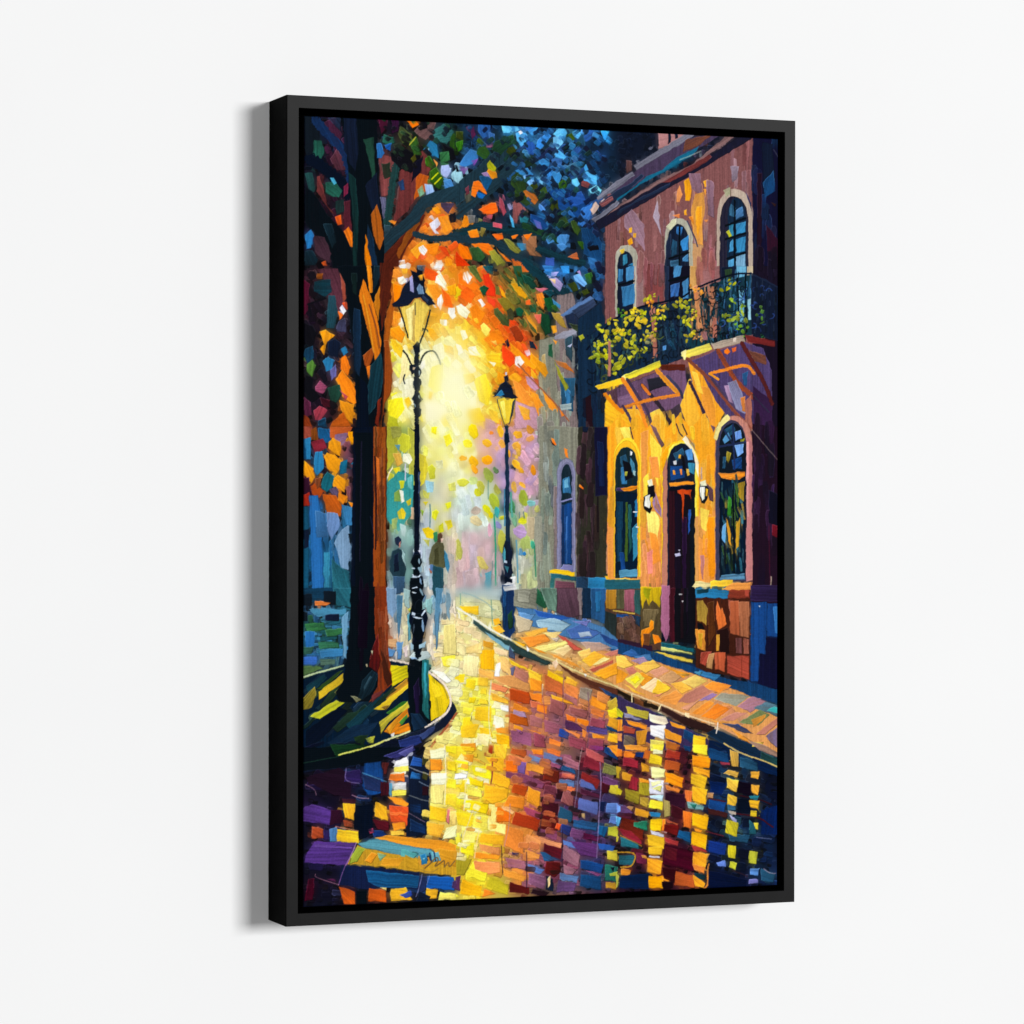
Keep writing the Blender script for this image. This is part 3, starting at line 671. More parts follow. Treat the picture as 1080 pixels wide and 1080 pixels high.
D2 = '''
T 310 280
P 423 4,0 34,0 38,60 41,108 4,108
s 534 22 9 4 55 6,6 30,4 36,50 40,104 10,100
s 213 14 9 4 60 6,30 14,30 22,100 8,100
s 112 26 8 5 55 6,4 32,4 38,50 40,104 6,104
p 613 4,8 10,12 9,30 5,35
p 634 15,2 29,2 34,20 34,30 25,30 20,10
p 145 13,11 24,9 25,18 20,21 13,17
p 841 15,5 19,5 19,9 15,9
p 256 23,20 27,20 29,30 27,42 21,42 22,32
p 943 30,2 34,12 36,20 33,25
p f52 32,25 34,24 34,28
p f72 29,30 33,33 30,37
p eef 30,28 32,26 35,30 33,33
l 112 1 9,26 15,24 21,22
l 112 1.2 10,26 11,34
p 112 4,38 12,40 15,45 12,55 6,52
p 446 29,38 34,35 35,45 28,44
p e91 17,44 21,43 27,47 22,51 21,54 20,60 17,56 20,53
p 124 22,51 27,49 31,52 29,62 23,60
p 27a 31,56 34,54 36,58 33,61
p 146 7,56 12,54 13,62 9,66 6,60
p 583 8,66 12,63 15,67 12,75 8,71
p 27a 19,64 23,61 27,64 25,70 21,71
p 112 8,73 13,76 12,82 18,88 12,92 6,84
p 946 14,81 17,77 22,81 19,86 14,84
p 66a 24,70 28,66 28,74 25,77
p e71 31,62 34,60 38,68 36,74 31,70
p f81 28,76 32,70 40,80 42,92 40,93 32,88
p 254 22,82 30,80 32,86 28,92 24,90
p d81 30,90 40,93 39,106 36,104 31,96
p b45 30,83 36,88 34,90
p 934 13,97 17,94 22,97 17,105 14,103
p 512 17,88 24,90 24,95 19,95
p 624 6,88 11,92 12,100 7,102
p b51 26,104 33,98 38,108 24,108
p 146 16,104 21,102 22,108 16,108
p 831 4,98 10,102 12,108 4,108
P fa2 67,0 108,0 108,45 62,45
P fe7 63,50 72,44 108,40 108,108 62,108
s f82 30 6 5 50 67,2 106,2 106,34 92,24 66,40
s fb3 24 7 5 50 64,40 74,40 106,34 106,60 66,60
s ffa 24 9 6 60 64,50 106,44 106,106 66,106
s fe3 18 8 6 60 64,60 104,52 104,106 66,106
s ffd 34 10 7 70 70,56 100,56 104,104 66,100
p e51 86,0 96,5 95,12 88,8
p fb4 90,10 95,10 95,25 88,18
p f92 88,12 96,13 100,22 94,24
p ffd 95,7 98,5 102,12 101,15 94,11
p ffe 69,8 73,7 75,10 72,13 70,12
p f80 66,12 72,14 70,22 66,25
p f61 98,14 104,20 106,28 101,27
p fff 96,22 98,19 100,24 98,30 96,27
p fff 103,28 107,28 108,34 106,36 103,32
p eee 93,0 99,0 98,3 94,3
p eee 70,0 75,0 74,2 71,2
p fa1 102,14 108,12 108,20 104,20
p ffd 69,36 73,34 74,41 70,42
p f91 64,42 70,40 74,46 72,52 64,47
p f92 66,30 71,32 71,38 66,40
p fc2 64,49 68,50 73,55 72,62 66,56
p fa1 89,41 93,42 97,48 94,51 90,46
p fb2 100,52 106,55 107,60 101,58
p fff 100,36 102,36 102,40 100,40
p fff 88,92 100,90 105,105 88,105
b 96,92 16 22 3
p fea 73,55 80,62 80,70 70,80
p fe2 63,90 72,88 74,96 68,104 63,100
p fc2 73,90 77,88 79,92 76,96
p fb1 90,84 93,85 92,90 90,89
p bb2 63,100 69,103 70,109 62,109
p fe4 92,68 100,65 98,92 90,80
p fd2 100,100 108,100 108,108 98,108
p 012 28,0 60,0 60,60 60,109 42,109 40,60 36,30 34,12
p 133 38,5 42,5 42,20 39,18
p 135 40,28 44,30 45,60 44,75 40,70 39,40
p d71 43,20 46,9 50,18 53,25 58,50 58,57 54,65 52,55 48,38
l 842 1 50,26 55,42 57,55
l e92 1 46,20 50,36 53,58
p e81 48,0 51,0 53,18 50,18
p 134 53,0 59,0 57,8 52,20
p c71 53,25 58,10 58,22 56,38
p 621 57,-2 67,-2 64,20 58,45 57,25
p a51 60,40 64,25 66,15 67,28 63,50 60,55
p 941 60,50 63,50 66,70 65,85 61,92 58,109 60,75
p 941 46,60 52,55 53,60 50,70 47,66
p e71 48,68 52,67 50,79
p 145 51,68 58,58 60,75 58,85 54,95 50,100 49,82
p 013 44,75 49,80 50,109 42,109
p 721 56,90 58,88 57,109 54,106
l 521 1 60,55 60,80 58,108
p ec5 71,28 78,26 81,22 84,22 91,28 86,40 83,52 78,52 74,42
p fe9 75,30 80,26 80,50 77,50
p ca5 79,30 81,28 80.5,52 79,50
l 013 .8 81,25 81,33
l 123 1 70,28 73,37 76,48
l 123 1.2 91,30 88,42 84,52
p 124 74,12 80,8 86,9 88,18 94,25 95,26 90,27 84,21 80,22 76,27 66,28 65,26 70,22
p 79b 82,15 85,10 87,19 83,19
p 346 86,19 90,23 89,25 85,21
p 013 78,3 82,5 82,0 86,1 86,6 88,10 86,14 80,9
p 99c 77,8 79,6 80,18 77,17
p 567 82,0 88,0 87,4 83,3
p fa2 83,7 86,6 86,10 84,10
p 013 79,54 82,50 84,53 84,58 80,58
l 013 3.2 82,58 82,70 82,85 82,110
l 123 1.2 73,57 76,61 78,66 80,69
l 123 1.2 84,66 86,60 90,57 94,57 97,63 98,66
p 013 77,67 80,66 82,70 79,73 77,70
p db9 79,68 81,68 81,70 79,70
l 013 1 74,73 73,76 74,79
p eef 85,64 88,63 87,68 84,71
d 013 82.3,71 7 5 90
d 013 82.3,79 6 6 90
d 013 82.4,89 7 6 90
d 013 82.3,98 6 5 90
d 79b 83.6,72 3.5 1 85
d 68a 83.8,80 3 1 80
d 8ab 83.5,88 3 .9 80
d 68a 80.8,93 3 .9 80
p 013 80,74 85,76 84,84 80,80
p 013 80,86 85,90 84,96 80,92
T 650 110
p 855 -8,82 0,76 30,58 65,37 88,23 91,22 91,165 -8,190
s 966 30 22 3 90 0,80 40,58 88,30 90,106 2,106
s 744 24 20 3 90 0,80 40,58 88,30 90,106 2,106
s 978 18 18 3 90 0,80 40,58 88,30 90,106 2,106
p 114 91,20 112,22 112,230 91,230
s 136 12 16 5 90 92,22 106,24 106,100 92,100
p 124 97,25 104,26 106,50 98,60
p 147 98,52 105,44 106,58 99,62
p 313 94,46 97,46 97,104 94,104
p 413 100,80 108,90 108,108 101,108
p 422 103,65 107,66 106,68
l 667 .8 105,30 108,35
p a77 28,18 46,19 44,23 32,28 28,30
p 124 34,19 36,19 36,25 34,26
p 124 39,19 41,19 41,22 39,23
p 644 6,37 10,38 10,44 6,46
p 546 13,44 48,22 72,19 60,26 20,50 0,62 -8,66 0,56
p 743 46,23 64,20 54,28 44,32
p 778 11,41 45,20 52,20 40,28 13,44
p 778 -14,62 0,51 10,45 12,47 0,56 -13,64
p 235 -12,66 0,57 10,52 16,46 18,48 0,64 -12,72
p 955 -12,66 -3,61 -2,64 -10,69
p dba -18,70 -14,65 -12,68 -16,74
p 168 0,63 10,56 20,48 30,44 40,35 55,28 50,34 38,42 26,48 12,56 0,65
p 778 -17,77 -2,66 0,64 2,66 -14,79
p 224 -14,78 0,69 28,52 50,42 80,22 90,20 90,23 60,41 30,59 0,77 -12,84
p 866 -8,75 0,68 28,50 50,40 74,20 79,21 56,37 20,58 0,70
p 733 30,52 62,33 64,35 54,42 36,52
p 235 0,72 18,61 36,52 34,56 12,66 0,75
l bba .8 42,37 56,31
p 878 76,41 82,41 80,50 77,52
p 978 5,75 10,70 18,80 19,98 12,90 5,82
p a9a 24,75 27,64 29,80 30,88 27,80
p 867 48,46 56,46 57,62 50,56
p fa1 45,51 48,49 50,55 49,64 46,64
p e95 40,58 42,54 44,60 42,65 40,65
p fa2 58,51 61,50 62,54 59,55
p e93 58,56 60,56 59,62
p d94 50,70 52,60 58,58 59,72 57,80 58,95 53,94 50,80
p fa2 53,68 57,68 57,76 54,90 53,80
p fa2 45,71 47,70 47,74 45,74
p e82 48,75 51,74 52,81
p e84 37,74 42,73 42,76
p c96 50,93 58,94 57,100 55,125 48,125
p d84 58,77 61,77 60,79
p 867 60,50 65,52 65,76 61,74
p fb2 8,83 10,82 10,86 8,86
p ea2 11,86 13,86 13,89 11,89
a ba9 67 91 56 74 135
a 224 69 88 61 78 135
a 135 74 86.5 62 78 135
p 47a 78,72 84,68 85,74 80,77
p 38a 75,79 78,80 78,89 75,88
p 38b 80,80 86,78 86,85 80,87
p 38b 80,90 86,88 86,98 80,99
p 49c 76,92 78,90 78,98 75,99
p 7ac 80,101 86,99 86,112 80,112
p 5ad 75,104 79,103 79,112 75,112
p 368 76,66 80,69 79,75 75,74
l 012 1.2 79,64 79,110
l 012 1.5 73,90 86,86
l 012 1.3 74,103 86,99
l 012 1.5 73,81 86,76
p bb2 73,85 75,84 77,88 75,89
p aa8 71,57 76,55 76,60 73,62
l 543 .6 76,57 76,61
p 225 86,58 90,66 91,80 90,70 87,62
a aa9 32 51 76 90 130
a 124 33.5 48.5 80 94 130
p 235 33,92 36,86 36,112 32,112
p 37b 40,82 44,82 43,88 40,86
p 38c 42,92 48,87 48,97 44,98
p 48b 44,103 48,100 48,105 44,105
p 257 37,90 40,92 40,100 36,102
p 368 36,104 42,104 42,110 36,110
l 012 1.3 42,82 42,112
l 012 1.3 35,103 48,99
p cca 33,82 37,77 40,76 40,80 36,84
l 446 1 47,78 52,88 54,95
a aa9 -1 14 94 103 142
a 124 0.5 11 98 106 142
p 38a 4,101 7,100 7,106 4,108
p 27a 7,108 11,106 11,116 7,118
p fa1 7,91 10,89 11,93 8,95
p db3 2,97 5,96 5,99 3,100
T 650 280
P 855 -8,0 91,-5 91,60 -8,80
s 855 16 18 3 90 12,0 34,0 34,24 12,26
p 124 0.5,0 11,0 11,30 0.5,32
p 48b 6,1 12,0 11,9 6,11
p 37a 1,2 4,2 4,10 1,11
p 37a 3,14 12,12 12,25 4,27
l 012 1.2 1,13 12,10
p bba 12,0 13.5,0 13.5,30 12,30
p 977 13,0 18,0 18,30 13,28
p 844 18,-1 31,-1 31,26 20,26
p 235 32,0 35,0 35,24 32,24
p 113 35,0 49,0 49,25 35,25
p 48b 38,0 44,0 42,7 38,8
p 48b 44,11 48,8 48,22 44,22
p 36a 36,13 42,11 41,20 36,21
l 012 1.5 35,10 49,7
p c95 49,0 55,0 55,14 49,16
p 966 55,0 69,0 69,12 56,14
p 124 70,1 80,0 80,14 70,14
p 353 72,3 77,2 77,9 73,9
p 6ac 80,0 86.5,0 86.5,40 81,42
p 49c 82,10 86,9 86,30 82,32
p cb9 87,0 91,0 91,12 87,12
p 213 91,0 112,0 112,110 92,110
s 855 9 18 3 90 14,-6 31,-6 31,10 14,10
s 955 9 18 3 90 52,-6 67,-6 67,8 52,8
s 213 12 18 4 90 92,-6 107,-6 107,10 92,10
p 135 0,34 20,26 32,25 44,22 48,24 50,52 44,62 30,67 0,76 -24,90 -24,50
p 145 48,22 50,17 70,10 90,6 91,46 66,52 48,58
p 124 90,6 100,9 108,14 108,50 90,46
s 013 60 14 1 90 -18,54 0,38 20,28 46,24 48,56 20,66 -18,82
s 256 50 13 1.2 90 -18,54 0,38 20,28 46,24 48,56 20,66 -18,82
s 013 50 14 1 90 50,18 88,8 88,46 50,54
s 37a 26 12 1.2 90 68,12 90,8 90,44 66,50
s b75 30 9 1.5 90 50,18 68,12 68,44 50,48
s 157 40 8 1.2 70 -18,54 46,24 88,8 88,46 48,56
s 124 30 11 1 90 91,10 108,16 106,48 91,44
p 7bd 82,16 85,16 85,38 82,38
p 9cd 88,22 90,22 90,36 88,36
l 012 1 81,8 82,42
l 012 1.2 86,6 87,44
l 013 1.2 -20,56 0,33 20,26 32,24 44,21 48,18
l 013 1.2 49,16 60,12 70,8 80,5 90,5
l 235 1 90,5 100,10 108,14
p a65 22,30 25,28 27,44 27,62 24,61 24,44
p b76 23,28 26,27 26,36 23,36
p 964 23,62 25,60 25,63
p c85 52,18 55,17 56,34 58,42 54,42
p b75 62,14 65,14 66,24 63,30
p a65 64,34 67,35 67,48 64,48
p 966 56,44 60,44 61,50 58,50
p d85 51,14 54,13 54,22 52,24
p 59d 31,54 33,53 33,56 31,57
q 012 70 4 .8 -18,52 0,36 20,27 46,23 48,58 20,68 -18,84
q 012 60 4 .8 50,18 88,7 88,46 50,54
q 246 50 4 .8 -18,52 0,36 20,27 46,23 48,58 20,68 -18,84
q 35a 30 3 .7 66,14 104,10 104,46 66,48
q a64 26 3 .8 50,18 68,13 68,46 50,50
q 563 30 4 .9 -16,50 20,28 32,28 30,62 -14,78
c cc2 22,20 5 4 80
c db2 11,28 6 6 0
c ec2 13,31 5 4 60
c e92 23,25 4 4 0
c fb2 28,30 5 3.5 70
c 993 32,28 4 2 80
c bb1 18,30 4 5 0
c cb2 5,38 6 5 60
c db2 17,38 7 5.5 60
c cb2 23,43 5 4 70
c bb1 9,44 4 4 0
c cb2 5,48 7 4 20
c bb2 13,50 6 3.5 60
c bb2 14,56 5 4 70
c bb2 18,57 4 3.5 40
c bb2 1,68 7 4 80
c bb1 0,44 5 3 80
c 592 3,31 4 3 0
c 996 22,50 4 5 80
c cb2 42,23 3.5 4 0
c bb2 45,27 6 5 60
c bb2 48,28 5 3 0
c bb2 47,37 7 2.5 85
c cb2 49,46 6 5.5 0
c bb1 75,14 5 3.5 60
c 8a2 77,24 4 3 80
c 8a2 84,28 4 3 60
c 9a2 76,35 6 4 80
c 9a3 82,34 6 3.5 60
c 7a2 84,43 5 3 40
c 583 96,33 5 2.5 80
c 263 97,47 3 2 0
c e93 52,16 4 3 40
c e93 57,18 4 3 60
c c84 53,48 3 2.5 0
c c95 57,49 3 2 80
c b85 24,49 4 3 40
c cb2 -4,38 5 4.5 80
c cb2 -1,43 5 3.5 60
c cb2 -8,47 6 6 0
c bb2 -5,51 5 3 60
c bb1 -10,57 8 7 40
c bb2 -2,65 8 3 80
c bb1 -7,60 5 3 0
c cc2 -11,43 5 4 0
c bb2 -14,52 5 4 40
c 9a2 -13,62 6 3 80
c db2 2,44 4 3 0
c bb2 10,60 5 3 60
c cc2 31,34 4 3 0
c bb1 26,36 4 3 80
c cb2 20,47 4 3 0
c db2 51,36 4 3 60
c bb2 52,30 3 3 0
p b76 -6,50 -4,50 -4,74 -6,74
p 757 0,82 10,78 30,70 46,66 48,90 40,96 30,98 0,104
p 547 48,64 66,57 86,51 98,55 104,70 104,109 80,109 70,95 50,80
p 645 -7,84 0,82 0,96 -6,94
p fb2 -8,92 -5,86 0,95 12,96 15,109 -8,109
p fc4 22,98 30,95 34,109 24,109
p fb3 42,95 48,76 52,80 58,109 44,109
p fb3 8,97 14,96 20,109 10,109
p 545 36,96 42,92 48,109 40,109
p fa2 48,64 54,66 66,90 72,98 66,109 58,109 52,88
p e93 56,80 62,82 66,94 66,109 60,109
p fc4 50,70 54,72 58,86 54,84
p 621 28,66 46,66 46,70 30,70
p fc2 -15,81 -11,79 0,76 5,75 5,79 -12,83
p ed3 3,74 25,65 29,63 30,67 27,69 5,77
p fe8 3,74 5,73 7,77 4,77
p ed5 43,60 45,57 62,52 64,56 47,62
p fe9 43,58 46,56 47,62 45,63
p a98 63,52 85,46 86,51 65,56
p dcb 78,48 80,48 80,51 78,51
p 722 86,46 106,50 106,54 88,51
p 334 20,76 30,74 34,80 22,84
p 868 0,88 14,84 14,92 2,94
l e82 3 4,76 10,85 16,95 20,109
l 546 2 7,76 14,87 21,97 24,109
l 434 2.6 17,80 24,88 30,95 38,109
l e92 3 27,70 34,78 42,86
l e82 2.3 4,95 20,90 42,86
l d72 2 17,80 22,86
l e81 2.5 -8,86 0,95 4,98
l 546 2 4,94 8,100 12,109
l 446 2 34,74 42,82 44,88
l 435 2.4 49,78 55,90 62,107
l 843 2.5 47,62 56,70 64,78 78,97 90,109
l 546 1.6 64,76 70,84 80,96
l 942 3.5 68,57 74,68 82,80 92,88
l e82 2.2 63,72 78,68 88,66 92,72
l e92 1.6 62,72 68,76
p f71 72,56 74,55 76,57 74,59 72,58
p e62 77,55 80,54 80,57 78,58
p 88a 74,78 80,76 86,90 88,100 80,96
p a8a 72,80 75,80 78,92 75,90
p a65 86,90 90,86 91,109 86,104
p 743 88,56 100,60 100,66 92,64
p 425 91,80 104,90 104,109 92,109
p 258 84,72 88,70 87,80 85,80
l 622 3 84,52 92,66 100,80 104,92
l 345 .8 91,86 102,98
p c73 83,88 86,87 86,98 84,97
T 480 450
b -6,-14 22 34 2
T 0 0 1
w fe7 474,420 62 120 .5
w ffd 476,405 46 80 .75
T 480 450
P c9b 4,0 56,0 56,48 35,48 10,32
P ffb 0,0 12,0 14,20 8,40 0,44
P bcb 0,40 12,34 33,40 32,75 0,72
P bab 0,70 32,72 32,108 0,108
P bba 33,45 55,50 55,108 38,108
b 0,-10 19 26 3
s ffb 8 8 5 60 -12,-26 12,-26 12,0 -12,0
s dab 30 8 5 60 12,2 54,2 54,44 30,44
s b9c 20 8 5 -60 20,4 54,4 54,60 34,56
s cdc 20 10 5 80 0,40 28,42 28,74 0,72
s caa 20 14 5 88 2,74 30,74 30,106 2,106
s bb8 14 14 5 88 38,60 54,60 54,106 38,106
s 887 12 18 4 89 56,-6 80,-6 80,8 56,8
b 22,50 30 60 3
b 10,20 22 40 6
s ffc 18 9 6 70 0,0 10,0 12,24 6,40 0,42
s fe8 8 6 5 60 2,4 14,4 12,28 4,34
s dee 10 8 6 70 0,40 14,40 24,66 4,68
b 8,24 16 30 2
p 887 56,-1 82,0 82,109 55,109
s 898 18 20 4 89 57,2 68,2 68,100 57,100
s 677 14 20 4 89 57,2 80,2 80,100 57,100
p 877 66,40 70,40 70,97 66,95
p 877 78,50 82,50 82,95 78,95
p 998 52,60 58,60 58,90 54,90
p ba8 48,60 53,60 53,75 48,76
a 88a 68 80.5 21 30 97
a 779 69.5 79.5 23 31 97
a 134 71 78 25 32 94
p 37a 72,35 76,33 78,45 72,44
p 6ac 73,36 75,34 76,40 73,41
p 148 73,52 78,50 78,92 71,92
p 36a 74,60 75,60 75,92 74,92
p 136 71,52 73,52 73,92 71,92
l 88b 1 71,50 78,48
p 77a 72,92 79,93 79,97 70,96
p fc1 63,96 66,95 80,97 80,100 70,99 63,98
p 267 64,98 81,100 81,103 64,101
p 745 67,103 80,104 80,109 67,109
p 377 64,101 67,101 66,109 63,109
p f71 64,7 66,8 68,12 66,12
p 521 63,8 65,10 67,13 65,12
p f82 73,14 75,15 76,21 74,20
p 443 82,0 102,0 102,102 81,100
s 534 18 22 4 90 82,0 93,0 94,98 82,98
s 322 10 22 4 90 84,10 96,10 98,98 84,98
p 114 93,0 101.5,0 101.5,46 94,46
p 125 95,10 99,10 100,40 96,40
p 124 85,0 89,0 88,4 85,3
l 212 1 95.5,47 95.5,70
p f71 83,38 86,41 86,42 83,40
p 27a 89,101 101,101 101,109 89,109
p 246 81,100 89,101 89,109 81,108
p f81 102,0 107,0 107,50 102,50
p e85 102,48 107,48 107,80 101.5,80
p c86 101.5,78 107,78 107,99 101,98
p fb1 100,100 108,99 108,102 101,102
p 267 101,102 108,103 108,109 100,109
d fb2 21,11 6 5 50
d ea3 41,13 7 4.5 60
d da4 42,17 6 3 70
d fa1 21,22 7 6 0
d fb1 12,23 7 5 60
d fa2 13,28 6 4 50
d fb2 30,3 7 4 80
d fd1 12,3 10 6 60
d fe3 8,11 6 5 40
d ea2 42,5 6 5 30
d c83 50,2 6 5 40
d d95 50,8 5 4 -30
d fb2 41,25 7 3.5 50
d ea2 44,29 5 3 60
d d81 52,29 7 3.5 80
d fa2 36,18 5 2 85
d da4 39,40 7 4 80
d fb3 45,39 5 2.5 50
d fb3 5,21 5 3.5 10
d ea4 31,11 5 4 60
d e83 24,4 3 3 0
d 9a4 22,32 9 5 70
d 685 27,29 5 3.5 60
d bb4 17,40 9 5 70
d cc2 15,44 5 4 30
d ab3 26,50 9 6 70
d aa4 28,42 7 4 60
d dd1 21,55 7 3.5 60
d dc1 24,59 5 3 70
d 3aa 28,57 7 3 80
d ba9 14,56 6 4.5 -10
d bb2 32,61 5 2.5 0
d 485 38,54 8 4 80
d 7a8 39,62 9 3.5 80
d 9a3 46,48 10 6 80
d 7bb 51,51 5 4 10
d dd2 45,63 5 4.5 0
d bb6 55,55 4 3 80
d bb4 31,77 14 4.5 88
d ab6 47,77 10 6 80
d 3a8 52,79 5 2.5 80
d 27b 46,85 2.5 2 20
d cb6 18,91 10 5 60
d dd4 5,37 7 5 0
d cd8 12,36 6 5 0
d bb5 2,82 12 5 80
d dc9 14,63 8 6 40
d 88b 29,66 6 3 60
d dab 23,69 8 3 85
d b9c 43,70 8 8 0
l 397 1.2 26,59 27,75 27,106
l 587 .8 22,36 22,48
l 69a 1.2 41,76 42,104
l 48a 1 33,42 33,66
l 5a9 1.4 37,44 38,60
l 688 .8 25,90 24,106
l 368 .8 43,57 43,61
l 368 .8 45.5,57 46,61
l 386 1 53,80 54,100
p 59a 20,98 24,96 24,109 20,109
p 135 33,-1 35.5,-1 36,40 36.5,77 33.5,77 33.5,40
p 024 32.5,4 36,4 36.5,10 33,12
p 124 33,76 36.5,76 38.5,86 37.5,92 33,92 31.5,86
p 124 32.5,92 38,92 38.5,98 36,102 33,100
p 013 33,100 38,102 38.5,107 33,107
p 49a 31.5,86 33,80 34,88 33,92
p cde 33,89 35,90 35,91.5 33,91
p 378 33,93 36,94 35,98
p eee 32,106 35,104 40,105 41,109 33,109
'''
